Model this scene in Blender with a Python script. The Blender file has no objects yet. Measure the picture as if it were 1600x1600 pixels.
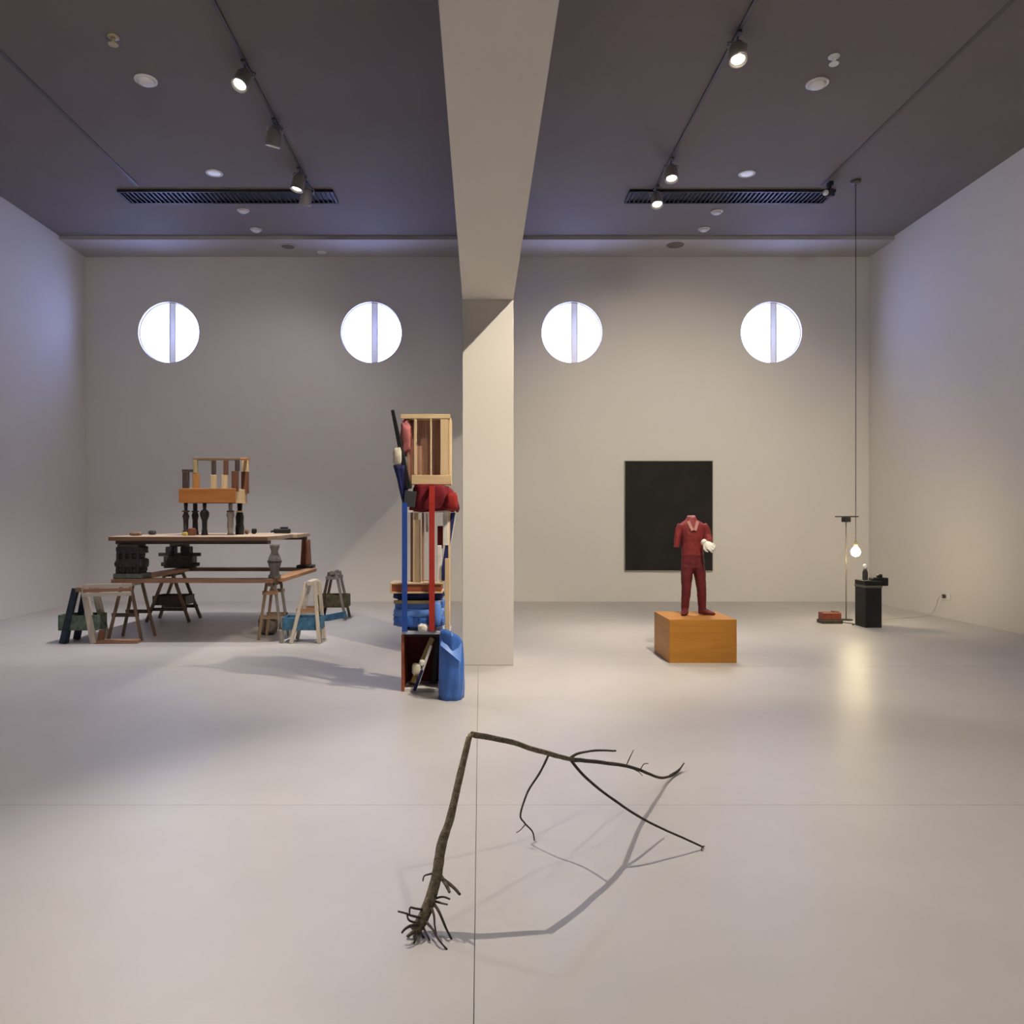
import bpy, bmesh, math, random
from mathutils import Vector, Matrix, noise

S = bpy.context.scene
COL = S.collection
PI = math.pi

# ------------------------------------------------------------------ camera
CAM_H = 1.6          # eye height
F = 1200.0           # focal length in pixels of a 1600 px wide frame
cam_d = bpy.data.cameras.new('camera')
cam_d.sensor_width = 36.0
cam_d.lens = 36.0 * F / 1600.0
cam_d.shift_x = 50.0 / 1600.0
cam_d.shift_y = 10.0 / 1600.0
cam_d.clip_end = 200
cam = bpy.data.objects.new('camera', cam_d)
COL.objects.link(cam)
cam.location = (0, 0, CAM_H)
cam.rotation_euler = (PI / 2, 0, 0)
S.camera = cam

# ------------------------------------------------------------------ world, exposure
W = bpy.data.worlds.new('overcast_sky')
S.world = W
W.use_nodes = True
bg = W.node_tree.nodes['Background']
bg.inputs[0].default_value = (0.37, 0.44, 1.0, 1)
bg.inputs[1].default_value = 22.0
S.view_settings.view_transform = 'Standard'
S.view_settings.look = 'None'
S.view_settings.exposure = 0.0
S.view_settings.gamma = 1.0
S.view_settings.use_curve_mapping = False
S.cycles.sample_clamp_indirect = 8.0

WARM = (1.0, 0.88, 0.70)
NEUT = (1.0, 0.955, 0.965)
MIDW = (1.0, 0.915, 0.79)

def px(u, v, Y):
    """point of the place at distance Y seen at photo pixel (u, v)"""
    return Vector(((u - 750.0) * Y / F, Y, CAM_H - (v - 810.0) * Y / F))
def ux(u, Y): return (u - 750.0) * Y / F
def vz(v, Y): return CAM_H - (v - 810.0) * Y / F

# ------------------------------------------------------------------ materials
MATS = {}
def nodes_of(name):
    m = bpy.data.materials.new(name); m.use_nodes = True
    return m, m.node_tree, m.node_tree.nodes['Principled BSDF']

def paint(name, col, rough=0.6, var=0.06, scale=6.0, spec=0.4, bump=0.0, metal=0.0, bscale=60.0):
    """plain surface with slight procedural mottling"""
    if name in MATS: return MATS[name]
    m, t, b = nodes_of(name)
    tc = t.nodes.new('ShaderNodeTexCoord')
    n = t.nodes.new('ShaderNodeTexNoise'); n.inputs['Scale'].default_value = scale; n.inputs['Detail'].default_value = 5
    t.links.new(tc.outputs['Object'], n.inputs['Vector'])
    r = t.nodes.new('ShaderNodeValToRGB')
    lo = [max(0, c * (1 - var)) for c in col]; hi = [min(1, c * (1 + var)) for c in col]
    r.color_ramp.elements[0].position = 0.3; r.color_ramp.elements[1].position = 0.7
    r.color_ramp.elements[0].color = (*lo, 1); r.color_ramp.elements[1].color = (*hi, 1)
    t.links.new(n.outputs['Fac'], r.inputs['Fac'])
    t.links.new(r.outputs['Color'], b.inputs['Base Color'])
    b.inputs['Roughness'].default_value = rough
    b.inputs['Specular IOR Level'].default_value = spec
    b.inputs['Metallic'].default_value = metal
    if bump > 0:
        n2 = t.nodes.new('ShaderNodeTexNoise'); n2.inputs['Scale'].default_value = bscale; n2.inputs['Detail'].default_value = 4
        t.links.new(tc.outputs['Object'], n2.inputs['Vector'])
        bp = t.nodes.new('ShaderNodeBump'); bp.inputs['Strength'].default_value = bump; bp.inputs['Distance'].default_value = 0.01
        t.links.new(n2.outputs['Fac'], bp.inputs['Height']); t.links.new(bp.outputs['Normal'], b.inputs['Normal'])
    MATS[name] = m
    return m

def wood(name, c1, c2, axis='X', rough=0.55, scale=1.0):
    if name in MATS: return MATS[name]
    m, t, b = nodes_of(name)
    tc = t.nodes.new('ShaderNodeTexCoord'); mp = t.nodes.new('ShaderNodeMapping')
    s = {'X': (1.5, 22, 22), 'Y': (22, 1.5, 22), 'Z': (22, 22, 1.5)}[axis]
    mp.inputs['Scale'].default_value = [a * scale for a in s]
    t.links.new(tc.outputs['Object'], mp.inputs['Vector'])
    n = t.nodes.new('ShaderNodeTexNoise'); n.inputs['Scale'].default_value = 1.0; n.inputs['Detail'].default_value = 6; n.inputs['Distortion'].default_value = 0.8
    t.links.new(mp.outputs['Vector'], n.inputs['Vector'])
    r = t.nodes.new('ShaderNodeValToRGB')
    r.color_ramp.elements[0].position = 0.33; r.color_ramp.elements[1].position = 0.68
    r.color_ramp.elements[0].color = (*c1, 1); r.color_ramp.elements[1].color = (*c2, 1)
    t.links.new(n.outputs['Fac'], r.inputs['Fac']); t.links.new(r.outputs['Color'], b.inputs['Base Color'])
    b.inputs['Roughness'].default_value = rough
    bp = t.nodes.new('ShaderNodeBump'); bp.inputs['Strength'].default_value = 0.25; bp.inputs['Distance'].default_value = 0.004
    t.links.new(n.outputs['Fac'], bp.inputs['Height']); t.links.new(bp.outputs['Normal'], b.inputs['Normal'])
    MATS[name] = m
    return m

def emit(name, col, strength):
    if name in MATS: return MATS[name]
    m, t, b = nodes_of(name)
    b.inputs['Base Color'].default_value = (0.9, 0.9, 0.9, 1)
    b.inputs['Emission Color'].default_value = (*col, 1)
    b.inputs['Emission Strength'].default_value = strength
    MATS[name] = m
    return m

def glass(name):
    m = bpy.data.materials.new(name); m.use_nodes = True
    t = m.node_tree; t.nodes.clear()
    o = t.nodes.new('ShaderNodeOutputMaterial'); mx = t.nodes.new('ShaderNodeMixShader')
    tr = t.nodes.new('ShaderNodeBsdfTransparent'); gl = t.nodes.new('ShaderNodeBsdfGlossy')
    tr.inputs[0].default_value = (0.93, 0.96, 0.98, 1); gl.inputs['Roughness'].default_value = 0.03
    fr = t.nodes.new('ShaderNodeFresnel'); fr.inputs[0].default_value = 1.45
    t.links.new(fr.outputs[0], mx.inputs[0]); t.links.new(tr.outputs[0], mx.inputs[1]); t.links.new(gl.outputs[0], mx.inputs[2])
    t.links.new(mx.outputs[0], o.inputs[0])
    return m

def floor_material():
    m, t, b = nodes_of('poured_concrete_floor')
    tc = t.nodes.new('ShaderNodeTexCoord')
    geo = t.nodes.new('ShaderNodeNewGeometry')
    n = t.nodes.new('ShaderNodeTexNoise'); n.inputs['Scale'].default_value = 0.9; n.inputs['Detail'].default_value = 7; n.inputs['Roughness'].default_value = 0.6
    t.links.new(geo.outputs['Position'], n.inputs['Vector'])
    r = t.nodes.new('ShaderNodeValToRGB')
    r.color_ramp.elements[0].position = 0.3; r.color_ramp.elements[1].position = 0.72
    r.color_ramp.elements[0].color = (0.462, 0.440, 0.422, 1); r.color_ramp.elements[1].color = (0.522, 0.500, 0.482, 1)
    t.links.new(n.outputs['Fac'], r.inputs['Fac']); t.links.new(r.outputs['Color'], b.inputs['Base Color'])
    n2 = t.nodes.new('ShaderNodeTexNoise'); n2.inputs['Scale'].default_value = 2.5; n2.inputs['Detail'].default_value = 6
    t.links.new(geo.outputs['Position'], n2.inputs['Vector'])
    mr = t.nodes.new('ShaderNodeMapRange'); mr.inputs['To Min'].default_value = 0.35; mr.inputs['To Max'].default_value = 0.47
    t.links.new(n2.outputs['Fac'], mr.inputs['Value']); t.links.new(mr.outputs['Result'], b.inputs['Roughness'])
    b.inputs['Specular IOR Level'].default_value = 0.5
    return m

M_WALL = paint('white_wall_paint', (0.66, 0.635, 0.60), 0.85, 0.012, 1.2, 0.25)
M_CEIL = paint('grey_ceiling_paint', (0.195, 0.174, 0.165), 0.8, 0.05, 0.7, 0.25)
M_SOFF = paint('shaded_wall_paint', (0.42, 0.40, 0.38), 0.8, 0.03, 2, 0.25)  # wall paint made darker; the soffit's shade is put into the colour
M_FLOOR = floor_material()
M_JOINT = paint('joint_filler', (0.33, 0.30, 0.295), 0.8)
M_GLASS = glass('window_glass')
def glare_translucent(name, col, k):
    m, t, b = nodes_of(name)
    b.inputs['Base Color'].default_value = (*col, 1); b.inputs['Roughness'].default_value = 0.5
    tr = t.nodes.new('ShaderNodeBsdfTranslucent'); tr.inputs[0].default_value = (*col, 1)
    mx = t.nodes.new('ShaderNodeMixShader'); mx.inputs[0].default_value = k
    o = t.nodes['Material Output']
    t.links.new(b.outputs[0], mx.inputs[1]); t.links.new(tr.outputs[0], mx.inputs[2]); t.links.new(mx.outputs[0], o.inputs[0])
    return m
M_MULL = glare_translucent('glare_mullion', (0.88, 0.84, 0.70), 0.05)  # translucence stands in for window glare over mullion and frame
M_FRAME = paint('pale_window_frame', (0.62, 0.64, 0.70), 0.5)
M_BLACK = paint('black_enamel', (0.012, 0.012, 0.013), 0.45)
M_DKMET = paint('dark_grille_metal', (0.025, 0.023, 0.022), 0.5, metal=0.3)
M_TRACK = paint('grey_track_metal', (0.10, 0.09, 0.09), 0.5)
M_SLAT = paint('dark_slat_metal', (0.026, 0.023, 0.022), 0.5)
M_LAMPB = paint('silver_lamp_body', (0.42, 0.40, 0.38), 0.4, metal=0.6)
M_WHPL = paint('white_plastic', (0.72, 0.71, 0.68), 0.45)
M_LENS = emit('lit_lamp_lens', (1.0, 0.88, 0.68), 14.0)
M_LENSDIM = paint('unlit_lamp_lens', (0.75, 0.75, 0.78), 0.15, spec=0.8)
M_LED = emit('cool_led_panel', (0.62, 0.70, 1.0), 0.3)

# ------------------------------------------------------------------ mesh builder
class MB:
    def __init__(self, M=None):
        self.v = []; self.f = []; self.sm = []; self.M = M
    def _add(self, vs, fs, smooth=False):
        o = len(self.v)
        if self.M is not None: vs = [self.M @ Vector(p) for p in vs]
        self.v += [tuple(p) for p in vs]
        for f in fs:
            self.f.append(tuple(i + o for i in f)); self.sm.append(smooth)
        return self
    def box(self, c, s, rot=None, bev=0.0, taper=None):
        """bevelled box; c centre, s full size, rot Euler/Matrix, taper=(x,y) scale of the top"""
        hx, hy, hz = s[0] / 2, s[1] / 2, s[2] / 2
        bev = min(bev, 0.45 * min(s))
        R = Matrix.Identity(3)
        if rot is not None:
            R = rot if isinstance(rot, Matrix) else Matrix.Rotation(rot[2], 3, 'Z') @ Matrix.Rotation(rot[1], 3, 'Y') @ Matrix.Rotation(rot[0], 3, 'X')
        c = Vector(c)
        tp = taper or (1, 1)
        def T(p):
            k = (p[2] + hz) / (2 * hz) if hz else 0
            return c + R @ Vector((p[0] * (1 + (tp[0] - 1) * k), p[1] * (1 + (tp[1] - 1) * k), p[2]))
        if bev <= 0:
            vs = [T((x, y, z)) for z in (-hz, hz) for y in (-hy, hy) for x in (-hx, hx)]
            return self._add(vs, [(0, 2, 3, 1), (4, 5, 7, 6), (0, 1, 5, 4), (2, 6, 7, 3), (0, 4, 6, 2), (1, 3, 7, 5)])
        bm = bmesh.new(); bmesh.ops.create_cube(bm, size=1.0)
        for q in bm.verts: q.co = Vector((q.co.x * s[0], q.co.y * s[1], q.co.z * s[2]))
        bmesh.ops.bevel(bm, geom=list(bm.edges), offset=bev, segments=1, affect='EDGES', profile=0.5)
        bm.verts.index_update()
        vs = [T(q.co) for q in bm.verts]; fs = [[q.index for q in f.verts] for f in bm.faces]
        bm.free()
        return self._add(vs, fs)
    def bar(self, a, b, w, d=None, bev=0.0, up=(0, 0, 1), w2=None):
        """rectangular bar from a to b"""
        a = Vector(a); b = Vector(b); d = d or w
        z = (b - a); L = z.length; z.normalize()
        u = Vector(up)
        if abs(z.dot(u)) > 0.97: u = Vector((0, 1, 0))
        x = u.cross(z).normalized(); y = z.cross(x)
        R = Matrix((x, y, z)).transposed()
        return self.box((a + b) / 2, (w, d, L), R, bev, taper=(w2 / w, w2 / w) if w2 else None)
    def tube(self, pts, rad, n=8, cap=True):
        pts = [Vector(p) for p in pts]
        if not isinstance(rad, (list, tuple)): rad = [rad] * len(pts)
        vs = []; fs = []; prev = None
        for i, p in enumerate(pts):
            d = (pts[min(i + 1, len(pts) - 1)] - pts[max(i - 1, 0)]).normalized()
            if prev is None:
                a = Vector((0, 0, 1)) if abs(d.z) < 0.9 else Vector((1, 0, 0))
                x = a.cross(d).normalized()
            else:
                x = (prev - d * prev.dot(d)).normalized()
            prev = x; y = d.cross(x)
            for k in range(n):
                t = 2 * PI * k / n
                vs.append(p + (x * math.cos(t) + y * math.sin(t)) * rad[i])
        for i in range(len(pts) - 1):
            for k in range(n):
                k2 = (k + 1) % n
                fs.append((i * n + k, i * n + k2, (i + 1) * n + k2, (i + 1) * n + k))
        self._add(vs, fs, True)
        if cap:
            o = len(self.v) - len(vs)
            self.f.append(tuple(o + k for k in reversed(range(n)))); self.sm.append(False)
            o2 = o + (len(pts) - 1) * n
            self.f.append(tuple(o2 + k for k in range(n))); self.sm.append(False)
        return self
    def lathe(self, c, prof, n=20, R=None, smooth=True):
        """prof: list of (radius, z) revolved about z through c"""
        c = Vector(c); R = R or Matrix.Identity(3)
        vs = []; fs = []
        for r, z in prof:
            for k in range(n):
                t = 2 * PI * k / n
                vs.append(c + R @ Vector((r * math.cos(t), r * math.sin(t), z)))
        for i in range(len(prof) - 1):
            for k in range(n):
                k2 = (k + 1) % n
                fs.append((i * n + k, i * n + k2, (i + 1) * n + k2, (i + 1) * n + k))
        self._add(vs, fs, smooth)
        o = len(self.v) - len(vs)
        if prof[0][0] > 1e-5: self.f.append(tuple(o + k for k in reversed(range(n)))); self.sm.append(False)
        if prof[-1][0] > 1e-5:
            o2 = o + (len(prof) - 1) * n
            self.f.append(tuple(o2 + k for k in range(n))); self.sm.append(False)
        return self
    def loft(self, rings, smooth=True, cap=True):
        n = len(rings[0]); vs = [p for r in rings for p in r]; fs = []
        for i in range(len(rings) - 1):
            for k in range(n):
                k2 = (k + 1) % n
                fs.append((i * n + k, i * n + k2, (i + 1) * n + k2, (i + 1) * n + k))
        self._add(vs, fs, smooth)
        if cap:
            o = len(self.v) - len(vs)
            self.f.append(tuple(o + k for k in reversed(range(n)))); self.sm.append(smooth)
            o2 = o + (len(rings) - 1) * n
            self.f.append(tuple(o2 + k for k in range(n))); self.sm.append(smooth)
        return self
    def puff(self, c, s, seed=0, amp=0.12, ex=0.55, nu=28, nv=18, freq=3.0, R=None, warp=None):
        """lumpy rounded-box shape (folded cloth, carved lump)"""
        c = Vector(c); rings = []
        sg = lambda a, e: math.copysign(abs(a) ** e, a)
        for j in range(nv + 1):
            ph = -PI / 2 + PI * j / nv
            ph = max(min(ph, PI / 2 - 0.02), -PI / 2 + 0.02)
            ring = []
            for i in range(nu):
                th = 2 * PI * i / nu
                p = Vector((sg(math.cos(ph), ex) * sg(math.cos(th), ex), sg(math.cos(ph), ex) * sg(math.sin(th), ex), sg(math.sin(ph), ex)))
                k = 1 + amp * (noise.noise(p * freq + Vector((seed * 7.3, seed * 3.1, seed))) + 0.5 * noise.noise(p * freq * 2.3 + Vector((seed, 5, 2))))
                q = Vector((p.x * s[0] / 2 * k, p.y * s[1] / 2 * k, p.z * s[2] / 2 * k))
                if warp: q = warp(q)
                if R: q = R @ q
                ring.append(c + q)
            rings.append(ring)
        return self.loft(rings)
    def build(self, name, mat, parent=None, label=None, cat=None, group=None, kind=None, origin=None, weld=False):
        xs = [p[0] for p in self.v]; ys = [p[1] for p in self.v]; zs = [p[2] for p in self.v]
        if origin is None:
            origin = Vector(((min(xs) + max(xs)) / 2, (min(ys) + max(ys)) / 2, (min(zs) if parent is None else (min(zs) + max(zs)) / 2)))
        origin = Vector(origin)
        me = bpy.data.meshes.new(name)
        me.from_pydata([tuple(Vector(p) - origin) for p in self.v], [], self.f)
        me.polygons.foreach_set('use_smooth', self.sm)
        bm = bmesh.new(); bm.from_mesh(me)
        bmesh.ops.recalc_face_normals(bm, faces=list(bm.faces)); bm.to_mesh(me); bm.free()
        me.update()
        if mat is not None: me.materials.append(mat)
        o = bpy.data.objects.new(name, me); COL.objects.link(o)
        WORLD[o.name] = origin
        if parent is not None:
            o.parent = parent; o.location = origin - WORLD[parent.name]
        else:
            o.location = origin
        tag(o, label, cat, group, kind)
        return o

WORLD = {}
def tag(o, label=None, cat=None, group=None, kind=None):
    if label: o['label'] = label
    if cat: o['category'] = cat
    if group: o['group'] = group
    if kind: o['kind'] = kind
    return o
def thing(name, loc, label, cat, group=None, kind=None):
    o = bpy.data.objects.new(name, None); COL.objects.link(o)
    o.empty_display_size = 0.1
    o.location = loc; WORLD[o.name] = Vector(loc)
    return tag(o, label, cat, group, kind)
def clone(o, parent, loc):
    c = o.copy(); COL.objects.link(c); c.parent = parent
    c.location = Vector(loc) - (WORLD[parent.name] if parent else Vector((0, 0, 0)))
    WORLD[c.name] = Vector(loc)
    return c

# ------------------------------------------------------------------ room
XL, XR = -7.59, 7.48
YB = 14.77          # back wall
YF = -7.0           # wall behind the camera
HC = 6.70           # main ceiling
HS = 6.63           # soffit along the back wall
YS = 13.86          # where the soffit starts
BX0, BX1 = -0.192, 0.365     # beam and column
BZ = 3.98
PY0, PY1 = 8.35, 8.91

# floor: sub-floor plus poured slabs with recessed joints
fl = MB().box(((XL + XR) / 2, (YF + YB) / 2, -0.06), (XR - XL, YB - YF, 0.10)).build('floor', M_JOINT, label='grey poured concrete gallery floor with thin joints', cat='floor', kind='structure')
J = 0.0012
xs_ = [XL, -0.02, XR]; ys_ = [YF, 0.28, 4.29, 8.30, YB]
for i in range(2):
    for j in range(4):
        x0 = xs_[i] + (J if i else 0); x1 = xs_[i + 1] - (J if i == 0 else 0)
        y0 = ys_[j] + (J if j else 0); y1 = ys_[j + 1] - (J if j < 3 else 0)
        MB().box(((x0 + x1) / 2, (y0 + y1) / 2, -0.006), (x1 - x0, y1 - y0, 0.012), bev=0.001).build('floor_slab', M_FLOOR, fl)

ceil = MB().box(((XL + XR) / 2, (YF + YS) / 2, HC + 0.1), (XR - XL, YS - YF, 0.2)).build('ceiling', M_CEIL, label='dark grey painted gallery ceiling', cat='ceiling', kind='structure')
MB().box(((XL + XR) / 2, (YS + YB) / 2, HS + 0.135), (XR - XL, YB - YS, 0.27)).build('trim_1', M_SOFF, label='pale lowered soffit strip between dark ceiling and back wall', cat='soffit', kind='structure')

MB().box((XL - 0.15, (YF + YB) / 2, HC / 2), (0.3, YB - YF + 0.6, HC + 0.4)).build('wall_left', M_WALL, label='plain white side wall at the left', cat='wall', kind='structure')
MB().box((XR + 0.15, (YF + YB) / 2, HC / 2), (0.3, YB - YF + 0.6, HC + 0.4)).build('wall_right', M_WALL, label='plain white side wall at the right', cat='wall', kind='structure')
MB().box(((XL + XR) / 2, YF - 0.15, HC / 2), (XR - XL, 0.3, HC + 0.4)).build('wall_front', M_WALL, label='plain white wall behind the viewer', cat='wall', kind='structure')

# back wall with four round openings
WR = 0.585; WZ = 5.18; WT = 0.34
WX = [-5.99, -2.09, 1.766, 5.606]
def holed_wall():
    m = MB(); s = WR + 0.12; n = 64
    x0, x1, z0, z1 = XL, XR, -0.1, HC + 0.2
    for y in (YB, YB + WT):
        def q(a, b, c, d): m._add([(a, y, c), (b, y, c), (b, y, d), (a, y, d)], [(0, 1, 2, 3)])
        q(x0, x1, z0, WZ - s); q(x0, x1, WZ + s, z1)
        e = x0
        for wx in WX:
            q(e, wx - s, WZ - s, WZ + s); e = wx + s
        q(e, x1, WZ - s, WZ + s)
        for wx in WX:
            vs = []
            for k in range(n):
                t = 2 * PI * k / n; c, sn = math.cos(t), math.sin(t); mx = max(abs(c), abs(sn))
                vs += [(wx + WR * c, y, WZ + WR * sn), (wx + s * c / mx, y, WZ + s * sn / mx)]
            m._add(vs, [(2 * k, 2 * k + 1, (2 * k + 3) % (2 * n), (2 * k + 2) % (2 * n)) for k in range(n)])
    for wx in WX:
        vs = []
        for k in range(n):
            t = 2 * PI * k / n
            vs += [(wx + WR * math.cos(t), YB, WZ + WR * math.sin(t)), (wx + WR * math.cos(t), YB + WT, WZ + WR * math.sin(t))]
        m._add(vs, [(2 * k, 2 * k + 1, (2 * k + 3) % (2 * n), (2 * k + 2) % (2 * n)) for k in range(n)], True)
    return m
holed_wall().build('wall_back', M_WALL, label='plain white back wall pierced by four round windows', cat='wall', kind='structure')

WLAB = ['round split window nearest the left wall, above the trestle table', 'round split window just left of the column, above the strapped tower',
        'round split window just right of the column', 'round split window nearest the right wall, above the dark painting\'s right']
WLAB[3] = 'round split window nearest the right wall'
for i, wx in enumerate(WX):
    t = thing('window_%d' % (i + 1), (wx, YB + 0.08, WZ - WR), WLAB[i], 'window', 'round windows in the back wall', 'structure')
    m = MB(); n = 48; rings = []
    for r, y in ((WR - 0.001, YB + 0.06), (WR - 0.013, YB + 0.06), (WR - 0.013, YB + 0.10), (WR - 0.001, YB + 0.10)):
        rings.append([Vector((wx + r * math.cos(2 * PI * k / n), y, WZ + r * math.sin(2 * PI * k / n))) for k in range(n)])
    m.loft(rings + [rings[0]], cap=False).build('window_frame', M_MULL, t)
    # the mullion stands a little right of the middle
    a0, a1 = 0.0, 0.112
    zt = math.sqrt(WR ** 2 - a1 ** 2)
    MB()._add([(wx + a, YB + 0.07, WZ + s_ * zt * 0.997) for a, s_ in ((a0, -1), (a1, -1), (a1, 1), (a0, 1))], [(0, 1, 2, 3)]).build('mullion', M_MULL, t)
    for xx in (a0, a1):
        MB().box((wx + xx, YB + 0.07, WZ), (0.012, 0.05, 2 * zt - 0.01), bev=0.002).build('mullion_bead', M_FRAME, t)
    for side in (-1, 1):
        b = a0 if side < 0 else a1
        g = WR - 0.012
        tb = math.acos(b / g)
        arc = [(-tb + 2 * tb * k / 24) if side > 0 else (tb + (2 * PI - 2 * tb) * k / 24) for k in range(25)]
        p = [(wx + g * math.cos(a), WZ + g * math.sin(a)) for a in arc]
        mm = MB(); vs = [(x, YB + 0.08, z) for x, z in p]
        mm._add(vs, [tuple(range(25))]).build('pane', M_GLASS, t)
    ld = bpy.data.lights.new('sky_portal', 'AREA'); ld.shape = 'DISK'; ld.size = 1.3; ld.cycles.is_portal = True
    lo = bpy.data.objects.new('sky_portal', ld); COL.objects.link(lo)
    lo.location = Vector((wx, YB + WT + 0.02, WZ)) - WORLD[t.name]; lo.rotation_euler = (-PI / 2, 0, 0); lo.parent = t

# beam and column
MB().box(((BX0 + BX1) / 2, (YF + YB) / 2, (BZ + HC) / 2 + 0.02), (BX1 - BX0, YB - YF - 0.02, HC - BZ + 0.04 - 0.001), bev=0.004).build('ceiling_beam', M_WALL, label='deep white beam running overhead along the room', cat='beam', kind='structure', origin=(0.09, 4, BZ))
MB().box(((BX0 + BX1) / 2, (PY0 + PY1) / 2, BZ / 2), (BX1 - BX0, PY1 - PY0, BZ), bev=0.004).build('column', M_WALL, label='square white column under the beam', cat='column', kind='structure')

# ------------------------------------------------------------------ ceiling fittings
def ceil_pt(u, v, H=HC):
    Y = F * (H - CAM_H) / (810.0 - v)
    return ux(u, Y), Y

for x, y1, lab in ((-2.62, 11.85, 'slim dark lighting track left of the beam, carrying four spotlights'), (2.70, 11.85, 'slim dark lighting track right of the beam, carrying lit spotlights')):
    t = thing('lighting_track', (x, 2.5, HC), lab, 'track', 'lighting tracks')
    MB().box((x, (y1 - 6) / 2, HC - 0.014), (0.036, y1 + 6, 0.026), bev=0.003).build('rail', M_TRACK, t)
    MB().box((x, y1 + 0.015, HC - 0.015), (0.05, 0.04, 0.032), bev=0.004).build('end_cap', M_DKMET, t)
for x, y1, lab in ((-5.24, 11.75, 'dark ceiling strip running towards the left wall grille'), (5.24, 11.75, 'dark ceiling strip running towards the right wall grille')):
    MB().box((x, (y1 - 6) / 2, HC - 0.006), (0.05, y1 + 6, 0.012), bev=0.002).build('ceiling_strip', M_TRACK, label=lab, cat='strip', group='ceiling strips')

def vent(x0, x1, lab):
    y0, y1 = 11.90, 12.36
    t = thing('ceiling_grille', ((x0 + x1) / 2, (y0 + y1) / 2, HC), lab, 'grille', 'ceiling grilles')
    z = HC - 0.02
    fm = MB(); w = 0.035
    fm.box(((x0 + x1) / 2, y0 + w / 2, z), (x1 - x0, w, 0.04), bev=0.004).box(((x0 + x1) / 2, y1 - w / 2, z), (x1 - x0, w, 0.04), bev=0.004)
    fm.box((x0 + w / 2, (y0 + y1) / 2, z), (w, y1 - y0 - 2 * w, 0.04)).box((x1 - w / 2, (y0 + y1) / 2, z), (w, y1 - y0 - 2 * w, 0.04))
    fm.build('frame', M_DKMET, t)
    MB().box(((x0 + x1) / 2, (y0 + y1) / 2, HC - 0.003), (x1 - x0 - 0.02, y1 - y0 - 0.02, 0.005)).build('backing', M_BLACK, t)
    n = 44; first = None
    for k in range(n):
        xx = x0 + w + (x1 - x0 - 2 * w) * (k + 0.5) / n
        if first is None:
            first = MB().box((xx, (y0 + y1) / 2, HC - 0.021), (0.013, y1 - y0 - 2 * w, 0.03)).build('slat', M_SLAT, t)
        else:
            clone(first, t, (xx, (y0 + y1) / 2, HC - 0.021))
vent(-5.63, -2.28, 'long dark slotted air grille in ceiling left of the beam')
vent(2.32, 5.52, 'long dark slotted air grille in ceiling right of the beam')

def dome(u, v, r, lab, kind='detector', H=HC, cat='detector', name='smoke_detector', mat=None):
    x, y = ceil_pt(u, v, H)
    t = thing(name, (x, y, H), lab, cat)
    MB().lathe((x, y, H), [(r, 0), (r, -0.012), (r * 0.93, -0.018), (r * 0.9, -0.018)], 24).build('base', M_WHPL, t)
    MB().lathe((x, y, H), [(r * 0.78, -0.016), (r * 0.74, -0.035), (r * 0.5, -0.05), (r * 0.2, -0.056), (0.0001, -0.057)], 24).build('cover', mat or M_WHPL, t)
    return t
dome(228, 125, 0.13, 'round white ceiling detector in upper left, largest left of the beam')
dome(1277, 130, 0.13, 'round white ceiling detector right of the brightest spotlight')
dome(380, 328, 0.10, 'small pale ceiling disc just beyond the left grille')
dome(400, 358, 0.10, 'small pale ceiling disc beside the soffit, left of the beam')
dome(1120, 330, 0.10, 'small pale ceiling disc just beyond the right grille')
dome(1100, 357, 0.10, 'small pale ceiling disc beside the soffit, right of the beam')
M_BRASS = paint('aged_brass', (0.45, 0.38, 0.22), 0.4, metal=0.5)
def sprinkler(u, v, lab, mat):
    x, y = ceil_pt(u, v)
    t = thing('sprinkler_head', (x, y, HC), lab, 'sprinkler')
    MB().lathe((x, y, HC), [(0.062, 0), (0.06, -0.012), (0.03, -0.02), (0.022, -0.022)], 20).build('collar', mat, t)
    MB().lathe((x, y, HC), [(0.02, -0.02), (0.02, -0.075), (0.013, -0.08)], 14).build('stem', mat, t)
    MB().lathe((x, y, HC), [(0.05, -0.078), (0.053, -0.084), (0.05, -0.09)], 20).build('deflector', mat, t)
sprinkler(177, 57, 'small brass sprinkler head at far upper left of ceiling', M_BRASS)
sprinkler(1303, 88, 'small pale sprinkler head at upper right of ceiling', M_WHPL)
for u, v, lab in ((335, 270, 'small cool white recessed lamp in front of the left grille'), (1167, 271, 'small cool white recessed lamp in front of the right grille')):
    x, y = ceil_pt(u, v)
    t = thing('recessed_lamp', (x, y, HC), lab, 'lamp', 'recessed ceiling lamps')
    MB().lathe((x, y, HC), [(0.125, 0), (0.12, -0.014), (0.095, -0.018), (0.093, -0.004)], 24).build('trim_ring', M_WHPL, t)
    MB().lathe((x, y, HC), [(0.09, -0.002), (0.085, -0.012), (0.0001, -0.016)], 24).build('diffuser', M_LED, t)
M_DIM = paint('dull_reflector', (0.40, 0.37, 0.36), 0.4)
M_DKR = paint('dark_reflector', (0.16, 0.14, 0.12), 0.4)
for u, v, lab, mt in ((450, 385, 'oval recessed fitting in the soffit above the second window\'s left', M_DIM), (503, 394, 'small round fitting in the soffit right of a recessed one', M_WHPL), (1055, 383, 'dark recessed fitting in the soffit right of the beam', M_DKR)):
    lab = lab.replace(" above the second window's left", ', left of a smaller round one')
    x, y = ceil_pt(u, v, HS)
    r = 0.16 if mt is not M_WHPL else 0.09
    t = thing('soffit_fitting', (x, y, HS), lab, 'fitting')
    MB().lathe((x, y, HS), [(r, 0), (r * 0.97, -0.01), (r * 0.78, -0.014), (r * 0.76, -0.002)], 24).build('trim_ring', mt, t)
    MB().lathe((x, y, HS), [(r * 0.75, -0.001), (r * 0.7, -0.008), (0.0001, -0.01)], 24).build('insert', M_DKR if mt is M_DIM else mt, t)

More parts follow.
